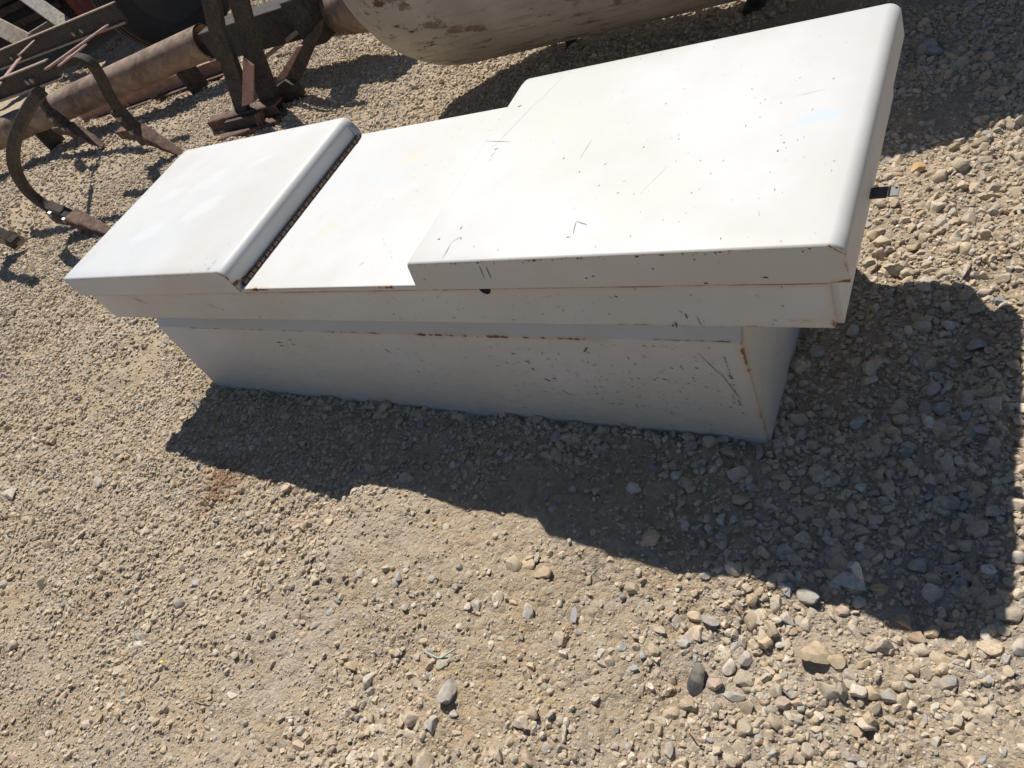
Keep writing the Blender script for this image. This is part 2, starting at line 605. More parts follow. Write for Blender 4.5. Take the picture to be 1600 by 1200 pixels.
def variant_objects(prefix, k, sub, seed, cuts):
    out = []
    for i in range(k):
        me = stone_mesh(prefix, seed + i, sub, cuts)
        me.materials.append(M_GRAVEL)
        out.append(bpy.data.objects.new(prefix, me))     # a shape source only, never linked
    return out

V_FINE = variant_objects('grit_shape', 8, 1, 100, 5)
V_PEB = variant_objects('pebble_shape', 20, 2, 200, 10)
V_STN = variant_objects('stone_shape', 20, 3, 300, 12)

gravel_object('fine_gravel', V_FINE, [
    scatter(21000, .1, 2.0, 60, 222, .003, .0075, 'grit', .10),
    scatter(5000, 2.0, 3.6, 100, 205, .005, .010, 'grit', .10),
], 'fine grit and crumbs of stone covering the tan ground')
gravel_object('pebble_gravel', V_PEB, [
    scatter(16000, .1, 2.4, 55, 225, .006, .016, 'pebble', .06),
    scatter(12000, 2.4, 4.4, 122, 182, .008, .020, 'far', .06),
    scatter(3000, 2.4, 4.4, 60, 122, .008, .020, 'pebble', .08),
    scatter(3000, 2.4, 4.4, 182, 215, .008, .020, 'pebble', .08),
    scatter(3000, 4.4, 8.0, 125, 180, .013, .028, 'far', .05),
], 'pale crushed gravel lying thick over the yard')
def foot_stones():
    xs, ys, ds = [], [], []
    for (x0, y0, x1, y1, nx, ny) in ((.15, .003, 1.65, .003, 0, -1), (1.65, .0, 1.65, .48, 1, 0)):
        n = int(math.hypot(x1 - x0, y1 - y0) * 260)
        t = rng.uniform(size=n)
        off = np.abs(rng.normal(0, .016, n))
        xs.append(x0 + (x1 - x0) * t + nx * off); ys.append(y0 + (y1 - y0) * t + ny * off)
        ds.append(.006 * 4.0 ** (rng.uniform(size=n) ** 2.0))
    x, y, d = (np.concatenate(q) for q in (xs, ys, ds))
    return x, y, ground_h(x, y) + d * .16, d

gravel_object('coarse_gravel', V_STN, [
    foot_stones(),
    scatter(2300, .1, 2.6, 55, 225, .013, .030, 'stone', .14),
    scatter(500, 2.6, 6.0, 100, 195, .015, .032, 'stone', .06),
], 'coarser rounded stones mixed into the gravel')

# ------------------------------------------------------------------ the toolbox
L, D = 1.80, 0.517
H3, H2, H1, HC = 0.4246, 0.3646, 0.2759, 0.3717

def make_paint(name, rust_lines=(), grime=0.0, seed=0.0, stains=()):
    """old white enamel, faintly stained, rust only along the listed worn edges"""
    t = NT(name)
    p = t.coord()
    ps = t.mapping(p, loc=(seed, seed * .7, 0))
    n1 = t.ramp(t.noise(ps, 3.2, 4, .6), .38, .66)
    n2 = t.ramp(t.noise(t.mapping(ps, loc=(5, 2, 9)), 6.5, 5, .65), .52, .74)
    n3 = t.ramp(t.noise(t.mapping(ps, loc=(9, 4, 1)), 2.1, 3, .6), .5, .68)
    c = t.mix(n1, (.54, .527, .492), (.588, .585, .575))
    c = t.mix(t.math('MULTIPLY', n2, .42), c, (.55, .515, .435))
    c = t.mix(t.math('MULTIPLY', n3, .5), c, (.52, .55, .585))
    for (sc0, rx, ry, ang, col, amt) in stains:
        mp = t.n('Mapping', vector_type='TEXTURE')
        t.l(p, mp.inputs[0])
        mp.inputs['Location'].default_value = sc0
        mp.inputs['Rotation'].default_value = (0, 0, ang)
        mp.inputs['Scale'].default_value = (rx, ry, .05)
        ln = t.n('VectorMath', operation='LENGTH')
        t.l(mp.outputs[0], ln.inputs[0])
        wv = t.math('ADD', ln.outputs['Value'], t.math('MULTIPLY', t.math('SUBTRACT', t.noise(p, 30, 3, .6), .5), .8))
        c = t.mix(t.math('MULTIPLY', t.ramp(wv, 1.15, .7), amt), c, col)
    # specks and worn dots
    sp = t.noise(t.mapping(ps, loc=(3, 8, 2)), 210, 2, .5)
    area = t.ramp(t.noise(t.mapping(ps, loc=(2, 2, 7)), 5, 3, .6), .5, .66)
    specks = t.math('MULTIPLY', t.ramp(sp, .735, .78), area)
    c = t.mix(t.math('MULTIPLY', specks, .75), c, (.23, .15, .10))
    # dull scuffs
    sc = t.noise(t.mapping(ps, scale=(1, .16, .6), rot=(0, 0, .5)), 75, 4, .65)
    scm = t.math('MULTIPLY', t.ramp(sc, .66, .75), t.ramp(t.noise(t.mapping(ps, loc=(7, 1, 3)), 7, 3, .6), .5, .66))
    c = t.mix(t.math('MULTIPLY', scm, .35), c, (.45, .42, .38))
    rough = t.math('ADD', .42, t.math('MULTIPLY', t.noise(ps, 9, 4, .6), .26))
    if grime:
        z = t.xyz(p)[2]
        wob = t.math('ADD', z, t.math('MULTIPLY', t.math('SUBTRACT', t.noise(t.mapping(p, scale=(1, 1, 2.6)), 16, 5, .7), .5), .16))
        gm = t.ramp(wob, .17, .0)
        fl = t.ramp(t.noise(t.mapping(p, scale=(.35, 1, 2.2)), 85, 4, .7), .4, .68)
        gm = t.math('MULTIPLY', gm, t.math('ADD', .35, t.math('MULTIPLY', fl, .65)))
        c = t.mix(t.math('MULTIPLY', gm, grime), c, (.46, .405, .325))
    rm = None
    for (a, b, w, amt, sc_) in rust_lines:
        a = Vector(a); b = Vector(b)
        calm = sc_ < 0
        sc_ = abs(sc_)
        ab = b - a
        sub = t.n('VectorMath', operation='SUBTRACT'); t.l(p, sub.inputs[0]); sub.inputs[1].default_value = a
        dot = t.n('VectorMath', operation='DOT_PRODUCT'); t.l(sub.outputs[0], dot.inputs[0]); dot.inputs[1].default_value = ab / ab.length_squared
        cl = t.math('MINIMUM', t.math('MAXIMUM', dot.outputs['Value'], 0.0), 1.0)
        scl = t.n('VectorMath', operation='SCALE'); scl.inputs[0].default_value = ab; t.l(cl, scl.inputs['Scale'])
        ds = t.n('VectorMath', operation='DISTANCE'); t.l(sub.outputs[0], ds.inputs[0]); t.l(scl.outputs[0], ds.inputs[1])
        n_a = t.noise(p, sc_, 6, .75)
        n_b = t.noise(t.mapping(p, loc=(a.x, a.y, 3)), sc_ * .28, 3, .6)
        nn = t.math('MULTIPLY', t.math('SUBTRACT', t.math('ADD', n_a, t.math('MULTIPLY', n_b, 1.1)), 1.02), w * (1.3 if calm else 5.5))
        dd = t.math('ADD', ds.outputs['Value'], nn)
        m = t.math('MULTIPLY', t.ramp(dd, w, w * .25), amt)
        halo = t.math('MULTIPLY', t.ramp(dd, w * 4.2, 0.0), amt * .45)
        rm = (m, halo) if rm is None else (t.math('MAXIMUM', rm[0], m), t.math('MAXIMUM', rm[1], halo))
    if rm:
        c = t.mix(rm[1], c, (.56, .36, .18))
        rc = t.mix(t.noise(p, 120, 4, .6), (.06, .034, .022), (.23, .115, .05))
        c = t.mix(rm[0], c, rc)
        rough = t.math('ADD', rough, t.math('MULTIPLY', rm[0], .4), True)
    nb = t.bump(t.noise(ps, 5, 3, .5), .13, .02)
    nb = t.bump(t.noise(ps, 420, 2, .5), .03, .001, nb)
    return t.fin(c, rough, 0, nb, .5)

M_RUSTDARK = mat_rust('rust_dark', (.030, .018, .013), (.075, .034, .020), (.16, .07, .035), 40)
M_CHIP = mat_plain('bared_rust', (.12, .066, .042), .85, .5, 160, .3)
M_SCR = mat_plain('scratched_primer', (.30, .25, .205), .8, .4, 160, .2)
M_FAINT = mat_plain('faint_scratch', (.37, .315, .26), .8, .35, 160, .2)
M_SMUDGE = mat_plain('grey_scuff', (.50, .485, .47), .7, .2, 120, .2)
M_HOLE = mat_plain('dark_opening', (.012, .010, .010), .9, .3, 80, .1)

box = empty('truck_toolbox', (.9, .0, 0))
tag(box, 'long white painted steel truck toolbox with two raised lids on the gravel', 'toolbox')

def lid_mesh(x0, x1, inner_left, r_out, bow):
    """profile in x-z: outer end vertical, inner end flaring outwards at the foot, extruded along y"""
    flare = .012 if inner_left else .002
    pts = []
    def arc(cx, cz, r, a0, a1, n):
        for k in range(n + 1):
            a = math.radians(a0 + (a1 - a0) * k / n)
            pts.append((cx + r * math.cos(a), cz + r * math.sin(a)))
    if inner_left:          # right-hand lid: inner end at x0, outer end at x1
        xi, xo = x0, x1
        pts.append((xi - flare, H2))
        ri = .009
        arc(xi + ri, H3 - ri, ri, 170, 90, 6)
        for k in range(1, 24): pts.append((xi + ri + (xo - r_out - xi - ri) * k / 24, H3))
        arc(xo - r_out, H3 - r_out, r_out, 90, 0, 8)
        pts.append((xo, H2))
    else:
        xo, xi = x0, x1
        pts.append((xo, H2))
        arc(xo + r_out, H3 - r_out, r_out, 180, 90, 5)
        ri = .021
        for k in range(1, 24): pts.append((xo + r_out + (xi - ri - xo - r_out) * k / 24, H3))
        arc(xi - ri, H3 - ri, ri, 90, 2, 9)
        pts.append((xi + flare, H2))
    P = np.array(pts)
    ys = np.concatenate([[0, .0012, .004], np.linspace(.03, D - .03, 22), [D - .012, D - .004, D]])
    drop = np.concatenate([[.0022, .0008, 0], np.zeros(22), [.0014, .004, .011]])
    n, m = len(P), len(ys)
    co = np.zeros((m, n, 3))
    cxm = P[:, 0].mean()
    for i in range(m):
        q = P.copy()
        top = (P[:, 1] - H2) / (H3 - H2)
        q[:, 1] -= drop[i] * top
        q[:, 0] += (cxm - q[:, 0]) / (x1 - x0) * drop[i] * 1.2 * top
        co[i, :, 0] = q[:, 0]; co[i, :, 1] = ys[i]
        w = np.sin(np.pi * np.clip((P[:, 0] - x0) / (x1 - x0), 0, 1)) * np.sin(np.pi * ys[i] / D)
        co[i, :, 2] = q[:, 1] + (top > .98) * w * (.0035 * fbm(P[:, 0] * 5 + bow, np.full(n, ys[i] * 5), 2, 91) + .002 * bow * 0)
    me = bpy.data.meshes.new('lid')
    V = co.reshape(-1, 3).tolist()
    F = [(i * n + j, i * n + j + 1, (i + 1) * n + j + 1, (i + 1) * n + j) for i in range(m - 1) for j in range(n - 1)]
    a = len(V)
    V += co[0].tolist(); V += co[-1].tolist()
    F.append(tuple(range(a, a + n)))
    F.append(tuple(range(a + n, a + 2 * n))[::-1])
    F.append((a, a + n, a + 2 * n - 1, a + n - 1))
    me.from_pydata(V, [], F)
    me.update()
    bm = bmesh.new(); bm.from_mesh(me)
    bmesh.ops.recalc_face_normals(bm, faces=bm.faces)
    for f in bm.faces: f.smooth = len(f.verts) == 4 and f.index < (m - 1) * (n - 1)
    bm.to_mesh(me); bm.free()
    return me

XLI, XRI = .657, 1.147
M_LIDL = make_paint('white_enamel_left_lid', stains=[((.30, .33, H3), .06, .03, .5, (.66, .67, .68), .35), ((.38, .22, H3), .07, .03, .6, (.66, .67, .68), .35), ((.22, .15, H3), .06, .03, .45, (.66, .67, .68), .35), ((.45, .38, H3), .045, .014, .5, (.66, .67, .68), .3), ((.17, .30, H3), .05, .02, .4, (.66, .67, .68), .3)], rust_lines=[
    ((.636, .0, H3), (.655, .0, H3 - .016), .0016, .9, 140), ((.656, .0, H3 - .016), (.659, .0, H2 + .004), .0022, .9, 120),
    ((XLI + .001, .0, H2 + .022), (XLI + .002, .05, H2 + .012), .0040, .95, 70),
    ((XLI + .002, .03, H2 + .012), (XLI + .002, .5, H2 + .012), .0016, .7, 120),
    ((0, -.001, H3 - .001), (.636, -.001, H3 - .001), .0007, .7, 160)], grime=0, seed=1.3)
M_LIDR = make_paint('white_enamel_right_lid', stains=[((1.728, .247, H3), .034, .014, .25, (.50, .575, .625), .7), ((1.30, .33, H3), .06, .03, .8, (.60, .55, .45), .25), ((1.52, .12, H3), .08, .04, .4, (.61, .57, .48), .25)], rust_lines=[
    ((XRI, -.001, H3 - .002), (1.775, -.001, H3 - .002), .0008, .8, 150),
    ((1.783, .0, H3 - .002), (1.80, .0, H3 - .017), .0014, .9, 120),
    ((1.797, -.001, H3 - .03), (1.799, .0, H2 + .02), .0024, .45, 60),
    ((1.780, .0, H2 + .001), (1.80, .0, H2 + .003), .0020, .95, 90),
    ((1.13, -.001, H2), (1.80, -.001, H2), .0008, .55, 80),
    ((XRI - .008, .0, H2 + .045), (XRI - .014, .0, H2), .0012, .9, 120)], grime=0, seed=4.1)
lid_l = link('lid', lid_mesh(0.0, XLI, False, .006, 0.3), M_LIDL, box)
lid_l['label'] = 'far lid with a rusty hinge along its inner edge'
lid_r = link('lid', lid_mesh(XRI, L, True, .018, 2.7), M_LIDR, box)
lid_r['label'] = 'near lid with scratches and a pale blue smudge'

# upper tray
bm = bmesh.new()
bm_box(bm, (.0197, .008, H1), (1.7827, D - .006, H2 - .0015))
ed = [e for e in bm.edges if abs(e.verts[0].co.z - e.verts[1].co.z) > .03]
bmesh.ops.bevel(bm, geom=ed, offset=.009, segments=4, affect='EDGES')
for f in bm.faces: f.smooth = False
M_TRAY = make_paint('white_enamel_tray', [
    ((1.7745, .007, H2 - .012), (1.7755, .007, H1 + .004), .0035, .95, 70),
    ((1.72, .007, H1 + .014), (1.768, .007, H1 + .013), .0018, .95, 120),
    ((1.775, .006, H1 + .012), (1.778, .008, H1), .006, .8, 60),
    ((1.45, .007, H1), (1.77, .007, H1), .0022, .55, 45),
    ((.10, .007, H1), (.19, .007, H1), .0016, .7, 80),
    ((.66, .007, H2), (1.13, .007, H2), .0012, .55, 60),
    ((.66, .007, H2 - .0088), (1.785, .007, H2 - .0088), .0022, .75, -30), ((.02, .007, H2 - .0088), (.66, .007, H2 - .0088), .0018, .5, -30),
    ((1.28, .007, H1), (1.34, .007, H1), .0012, .6, 90)], 0, 7.7)
tray = from_bm('upper_tray', bm, M_TRAY, box)

# fixed middle panel
bm = bmesh.new()
bm_box(bm, (.659, .0035, H2 - .001), (1.134, D - .004, HC), .0022, 2)
M_MID = make_paint('white_enamel_middle', stains=[((.90, .38, HC), .035, .02, .5, (.61, .54, .38), .4), ((.86, .27, HC), .06, .03, .2, (.61, .55, .50), .35), ((.80, .17, HC), .03, .02, .9, (.61, .53, .39), .35)], rust_lines=[
    ((.69, .002, HC - .003), (.745, .002, HC - .004), .0030, 1.0, 70),
    ((.99, .002, HC - .004), (1.075, .002, HC - .003), .0026, 1.0, 80),
    ((.66, .002, HC - .002), (1.13, .002, HC - .002), .0007, .8, 150)], grime=0, seed=2.9)
mid = from_bm('middle_panel', bm, M_MID, box)

# lower body: a kinked front (small sloped ledge under the tray), plain ends
def body_mesh():
    prof = [(D - .03, -.04), (D - .03, H1 - .002), (.019, H1 - .002), (.004, .2475), (.003, .244), (.003, -.04)]
    bm = bmesh.new()
    A = []; B = []
    for (y, z) in prof:
        k = (z + .04) / (H1 + .04)
        A.append(bm.verts.new((.150 + .045 * k, y, z)))
        B.append(bm.verts.new((1.648 + .006 * k, y, z)))
    n = len(prof)
    bm.faces.new(A); bm.faces.new(B[::-1])
    for i in range(n):
        bm.faces.new((A[i], A[(i + 1) % n], B[(i + 1) % n], B[i]))
    bmesh.ops.recalc_face_normals(bm, faces=bm.faces)
    ed = [e for e in bm.edges if abs(e.verts[0].co.x - e.verts[1].co.x) < .1 and min(e.verts[0].co.y, e.verts[1].co.y) < .1 and max(e.verts[0].co.y, e.verts[1].co.y) < .1]
    bmesh.ops.bevel(bm, geom=ed, offset=.0035, segments=2, affect='EDGES')
    return bm
M_BODY = make_paint('white_enamel_body', [
    ((1.650, .003, .25), (1.6485, .003, .0), .0034, .9, 75),
    ((1.652, .012, H1), (1.650, .003, .245), .004, .9, 60),
    ((.33, .003, .2455), (.95, .003, .2455), .0011, .7, 90),
    ((.80, .002, .2455), (1.44, .002, .2455), .0022, .95, 70),
    ((1.52, .004, .248), (1.65, .004, .248), .0012, .8, 90),
    ((.19, .003, .25), (.157, .003, .0), .0018, .7, 80)], .8, 5.2)
body = from_bm('lower_body', body_mesh(), M_BODY, box)

# piano hinge at the foot of the far lid
hin = empty('hinge', (0, 0, 0)); hin.parent = box
hin.matrix_parent_inverse = Matrix.Translation(-box.location)
M_HINGE = mat_rust('hinge_rust', (.10, .055, .032), (.27, .15, .085), (.46, .34, .24), 120)
bm = bmesh.new(); bm_tube(bm, (0, -.0058, 0), (0, .0058, 0), .0046, n=10)
for f in bm.faces: f.smooth = len(f.verts) == 4
kn = bpy.data.meshes.new('knuckle'); bm.to_mesh(kn); bm.free(); kn.materials.append(M_HINGE)
for i in range(31):
    o = bpy.data.objects.new('knuckle', kn)
    COL.objects.link(o)
    o.parent = hin
    o.location = (.6655 + (.0004 if i % 2 else -.0004), .022 + i * .0156, HC + .0042)
bm = bmesh.new(); bm_tube(bm, (.6655, .012, HC + .0042), (.6655, .502, HC + .0042), .0031, n=8)
from_bm('hinge_pin', bm, M_RUSTDARK, hin)
# torn metal corner of the far lid
bm = bmesh.new()
bm_prism(bm, [(.6585, .492, H3 - .016), (.6615, .4935, H2 + .014), (.661, .514, H2 + .014), (.655, .512, H3 - .020)], (.97, 0, .2), .002)
from_bm('corner_patch', bm, mat_plain('bare_steel', (.42, .45, .50), .4, .3, 90, .3, .3), lid_l)

# half round lock opening under the near lid
bm = bmesh.new()
vv = [bm.verts.new((1.266 + .0105 * math.cos(math.pi + math.pi * k / 12), .0068, H2 - .0068 + .0125 * math.sin(math.pi + math.pi * k / 12))) for k in range(13)]
ff = bm.faces.new(vv)
ex = bmesh.ops.extrude_face_region(bm, geom=[ff])
for v in ex['geom']:
    if isinstance(v, bmesh.types.BMVert): v.co.y += .006
bmesh.ops.recalc_face_normals(bm, faces=bm.faces)
from_bm('lock_opening', bm, M_HOLE, tray)

# latch tongue sticking out of the near end
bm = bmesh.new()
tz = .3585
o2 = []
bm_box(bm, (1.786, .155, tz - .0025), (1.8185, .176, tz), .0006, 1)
t_ = from_bm('latch_tongue', bm, mat_plain('tongue_in_shade', (.13, .085, .07), .8, .25, 120, .3, .0), box)  # dark colour paints the lid's shade on this half
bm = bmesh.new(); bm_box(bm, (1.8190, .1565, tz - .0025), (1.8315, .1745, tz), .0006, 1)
from_bm('sunlit_tip', bm, mat_plain('tongue_in_sun', (.24, .24, .235), .7, .25, 120, .3, .0), t_)  # paler colour paints the end left in the sun
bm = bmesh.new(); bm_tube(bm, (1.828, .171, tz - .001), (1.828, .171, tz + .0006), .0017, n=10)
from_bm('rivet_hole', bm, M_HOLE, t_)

# wear marks: thin flakes of bared metal on the paint, each with its own small shape
class Marks:
    def __init__(self): self.V = []; self.F = []
    def blob(self, c, ax, ay, w, h, seed):
        r = np.random.default_rng(seed)
        n = r.integers(6, 10)
        a = len(self.V)
        c = np.array(c); ax = np.array(ax, float); ay = np.array(ay, float)
        for k in range(n):
            th = 2 * math.pi * k / n
            rr = r.uniform(.55, 1.15)
            self.V.append(tuple(c + ax * (w / 2 * rr * math.cos(th)) + ay * (h / 2 * rr * math.sin(th))))
        self.F.append(tuple(range(a, a + n)))
    def line(self, p, q, nrm, w, seed=0):
        r = np.random.default_rng(seed + 5)
        p = np.array(p, float); q = np.array(q, float)
        d = (q - p); Ln = np.linalg.norm(d); d /= Ln
        s = np.cross(np.array(nrm, float), d)
        n = max(3, int(Ln / .008))
        a = len(self.V)
        for k in range(n + 1):
            t = k / n
            ww = w * (.25 + .9 * math.sin(math.pi * min(max(t, .03), .97))) * r.uniform(.5, 1.1)
            off = r.normal(0, w * .25)
            c = p + d * Ln * t + s * off
            self.V.append(tuple(c + s * ww / 2)); self.V.append(tuple(c - s * ww / 2))
        for k in range(n):
            self.F.append((a + 2*k, a + 2*k + 1, a + 2*k + 3, a + 2*k + 2))
    def build(self, name, mat, parent):
        me = bpy.data.meshes.new(name)
        me.from_pydata([tuple(map(float, v)) for v in self.V], [], self.F)
        me.update()
        o = link(name, me, mat, parent)
        o['kind'] = 'stuff'
        return o

EPS = .0008
def lid_lift(x, y, x0, x1, bow):
    w = math.sin(math.pi * min(max((x - x0) / (x1 - x0), 0), 1)) * math.sin(math.pi * min(max(y / D, 0), 1))
    return w * .0035 * float(fbm(np.array([x * 5 + bow]), np.array([y * 5]), 2, 91)[0])
def top_pt(u, v, z):
    q = at(u, v, 2, z + EPS)
    if z == H3: q[2] += lid_lift(q[0], q[1], XRI, L, 2.7)
    return q
def front_pt(u, v, y):
    q = at(u, v, 1, y - EPS); return q
UPN = (0, 0, 1); FRN = (0, -1, 0)
# flakes and scratches of the near lid's top, seen in the photograph
mk = Marks(); ms = Marks(); mg = Marks()
for i, (u, v, w, h) in enumerate([(812, 165, 7, 4), (775, 232, 9, 3), (1005, 228, 6, 4), (905, 267, 5, 3), (965, 300, 6, 3), (1215, 235, 7, 9), (1225, 222, 5, 5), (1228, 230, 3, 3), (1203, 268, 4, 3), (1210, 295, 4, 4), (1222, 300, 3, 3), (1369, 156, 4, 5), (1363, 178, 3, 4), (1302, 122, 6, 3), (1220, 160, 4, 3), (945, 255, 6, 3), (880, 245, 6, 4), (1080, 300, 4, 4), (1110, 270, 4, 3), (1130, 250, 5, 3), (1290, 255, 3, 3), (1060, 215, 5, 3), (1165, 195, 6, 3), (1195, 155, 5, 3), (1040, 160, 4, 3), (720, 372, 9, 3), (686, 373, 6, 5), (778, 390, 4, 3), (720, 356, 8, 3), (740, 385, 3, 4), (1220, 376, 6, 3), (1000, 330, 3, 3), (985, 368, 4, 3), (930, 385, 3, 3), (1185, 330, 3, 2), (1060, 345, 3, 3)]):
    c = top_pt(u, v, H3)
    sc = np.linalg.norm(top_pt(u + w, v, H3) - c)
    sc *= .62
    ang = rng.uniform(.3, 1.6)
    (ms if i % 3 else mk).blob(c, (math.cos(ang), math.sin(ang), 0), (-math.sin(ang), math.cos(ang), 0), sc * 1.3, sc * h / w * .7, i)
for i, ((u0, v0), (u1, v1), w) in enumerate([((895, 364), (900, 345), .0016), ((900, 345), (917, 351), .0014), ((884, 370), (892, 369), .0014), ((690, 405), (706, 378), .0010), ((706, 378), (722, 368), .0009), ((756, 220), (800, 221), .0010), ((765, 245), (776, 235), .0012), ((763, 252), (770, 245), .0012), ((905, 247), (925, 215), .0006), ((560, 415), (570, 408), .0010)]):
    z = H3 if u0 > 640 else HC
    ms.line(top_pt(u0, v0, z), top_pt(u1, v1, z), UPN, w, i)
for i, ((u0, v0), (u1, v1), w) in enumerate([((840, 160), (880, 118), .0007), ((760, 240), (845, 152), .0007), ((1000, 300), (1045, 255), .0005), ((1240, 150), (1290, 138), .0006)]):
    mg.line(top_pt(u0, v0, H3), top_pt(u1, v1, H3), UPN, w, i + 50)
r2 = np.random.default_rng(77)
for i in range(95):      # tiny scuffs, bunched
    cx = r2.choice([1.30, 1.45, 1.60, 1.70]); cy = r2.choice([.12, .25, .38])
    c = [np.clip(cx + r2.normal(0, .08), 1.18, 1.765), np.clip(cy + r2.normal(0, .07), .02, .5), H3 + EPS]
    c[2] += lid_lift(c[0], c[1], XRI, L, 2.7)
    ang = r2.normal(.9, .5)
    (ms if i % 3 else mk).blob(c, (math.cos(ang), math.sin(ang), 0), (-math.sin(ang), math.cos(ang), 0), .0016 * 4.2 ** (r2.uniform() ** 2.2), r2.uniform(.0005, .0014), 500 + i)
mk.build('paint_chips', M_SCR, lid_r); ms.build('fine_scratches', M_FAINT, lid_r); mg.build('scuff_marks', M_SMUDGE, lid_r)
# near lid's front: the pair of slashes and the chips along its top edge
mk = Marks(); ms = Marks()
for i, (p0, p1) in enumerate([((749, 416), (757, 436)), ((759, 416), (767, 436))]):
    ms.line(front_pt(*p0, 0), front_pt(*p1, 0), FRN, .0016, i)
for i in range(46):
    x = r2.uniform(1.16, 1.77)
    mk.blob((x, -EPS, H3 - .0035 - abs(r2.normal(0, .002))), (1, 0, 0), (0, 0, 1), .0015 * 6.0 ** (r2.uniform() ** 1.8), r2.uniform(.001, .0032), 900 + i)
for i, (u, v, w) in enumerate([(916, 435, 4), (927, 432, 4), (663, 437, 4), (1085, 406, 3), (1196, 434, 9), (1103, 443, 6), (1020, 420, 3)]):
    mk.blob(front_pt(u, v, 0), (1, 0, 0), (0, 0, 1), w * .0011, .0022, i + 40)
mk.build('edge_chips', M_CHIP, lid_r); ms.build('scored_lines', M_CHIP, lid_r)
# middle panel and far lid
mk = Marks()
for i in range(60):
    c = (r2.uniform(.71, 1.09), r2.uniform(.015, .49), HC + EPS)
    ang = r2.uniform(0, 3.14)
    mk.blob(c, (math.cos(ang), math.sin(ang), 0), (-math.sin(ang), math.cos(ang), 0), r2.uniform(.001, .006), r2.uniform(.0008, .0016), 1300 + i)
mk.build('paint_chips', M_FAINT, mid)
mk = Marks()
for i in range(26):
    x = r2.uniform(.02, .60)
    mk.blob((x, -EPS, H3 - .0032 - abs(r2.normal(0, .0012))), (1, 0, 0), (0, 0, 1), r2.uniform(.002, .009), r2.uniform(.001, .0025), 1500 + i)
for i in range(22):
    c = (np.clip(.60 + r2.normal(0, .03), .3, .61), abs(r2.normal(.02, .03)) + .006, H3 + EPS + .001)
    mk.blob(c, (1, 0, 0), (0, 1, 0), r2.uniform(.001, .005), r2.uniform(.001, .002), 1600 + i)
mk.build('edge_chips', M_CHIP, lid_l)
# tray and lower body fronts
mk = Marks(); ms = Marks()
for i in range(110):
    c = (r2.uniform(.1, 1.74), .008 - EPS, r2.uniform(H1 + .004, H2 - .008))
    ang = r2.normal(.8, .5)
    (mk if i % 2 else ms).blob(c, (math.cos(ang), 0, -math.sin(ang)), (math.sin(ang), 0, math.cos(ang)), r2.uniform(.0015, .007), r2.uniform(.0008, .0022), 1700 + i)
for i, (p0, p1, w) in enumerate([((207, 465), (231, 475), .0024), ((322, 474), (340, 483), .0016), ((402, 492), (410, 498), .002), ((1054, 503), (1058, 512), .003), ((1070, 490), (1074, 498), .0024), ((1088, 494), (1096, 510), .0014), ((1050, 508), (1053, 509), .005)]):
    (mk if w > .0017 else ms).line(front_pt(*p0, .008), front_pt(*p1, .008), FRN, w, i + 80)
mk.build('paint_chips', M_CHIP, tray); ms.build('fine_scratches', M_SCR, tray)
mk = Marks(); ms = Marks()
for i in range(420):
    cx = r2.choice([.45, .75, 1.05, 1.3, 1.5, 1.5, 1.58]); 
    x = np.clip(cx + r2.normal(0, .13), .24, 1.62); z = np.clip(r2.normal(.14, .06), .02, .235)
    ang = r2.normal(.6, .5)
    (mk if i % 3 == 0 else ms).blob((x, .003 - EPS, z), (math.cos(ang), 0, -math.sin(ang)), (math.sin(ang), 0, math.cos(ang)), r2.uniform(.002, .0095), r2.uniform(.0007, .0020), 1900 + i)
for i, (p0, p1, w) in enumerate([((820, 563), (829, 568), .003), ((830, 575), (836, 579), .0024), ((851, 591), (860, 597), .0034), ((862, 592), (870, 591), .0022), ((876, 608), (892, 618), .0014), ((912, 551), (919, 543), .003), ((1090, 552), (1130, 590), .0014), ((1125, 580), (1152, 620), .0013), ((1140, 600), (1160, 628), .0010), ((1143, 616), (1150, 626), .0012), ((600, 545), (612, 552), .002), ((650, 578), (656, 583), .002), ((432, 535), (440, 535), .003), ((436, 540), (443, 541), .002), ((455, 537), (462, 539), .002), ((452, 532), (455, 532), .004)]):
    (mk if w > .0017 else ms).line(front_pt(*p0, .003), front_pt(*p1, .003), FRN, w, i + 120)
mk.build('paint_chips', M_CHIP, body); ms.build('fine_scratches', M_SCR, body)
mk = Marks()
for i in range(40):
    mk.blob((1.6525 + EPS * 1.6, r2.uniform(.04, .40), r2.uniform(.03, .26)), (0, .2, 1), (0, 1, 0), r2.uniform(.003, .013), r2.uniform(.0006, .0016), 2500 + i)
mk.build('end_scratches', M_SCR, body)
# ------------------------------------------------------------------ the tank behind
def make_tank_mat():
    t = NT('tank_paint')
    p = t.coord()
    n1 = t.ramp(t.noise(p, 3.0, 5, .65), .35, .68)
    c = t.mix(n1, (.33, .29, .235), (.43, .39, .325))
    fl = t.ramp(t.noise(t.mapping(p, scale=(.45, 1, 1), loc=(3, 1, 5)), 26, 6, .72), .56, .64)
    fm = t.ramp(t.noise(t.mapping(p, loc=(8, 2, 2)), 4.2, 3, .6), .38, .56)
    f2 = t.math('MULTIPLY', fl, fm)
    c = t.mix(f2, c, (.105, .055, .035))
    big = t.ramp(t.noise(t.mapping(p, scale=(.5, 1, 1), loc=(1.6, 4, 3)), 9, 5, .7), .575, .64)
    c = t.mix(t.math('MULTIPLY', big, .85), c, (.14, .085, .055))
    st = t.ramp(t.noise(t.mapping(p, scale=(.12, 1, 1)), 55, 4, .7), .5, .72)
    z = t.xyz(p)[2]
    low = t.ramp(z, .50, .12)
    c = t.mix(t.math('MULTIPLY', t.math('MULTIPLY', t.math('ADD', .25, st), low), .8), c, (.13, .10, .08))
    rough = t.math('ADD', .55, t.math('MULTIPLY', f2, .3))
    return t.fin(c, rough, 0, t.bump(t.noise(p, 60, 5, .7), .25, .004), .35)

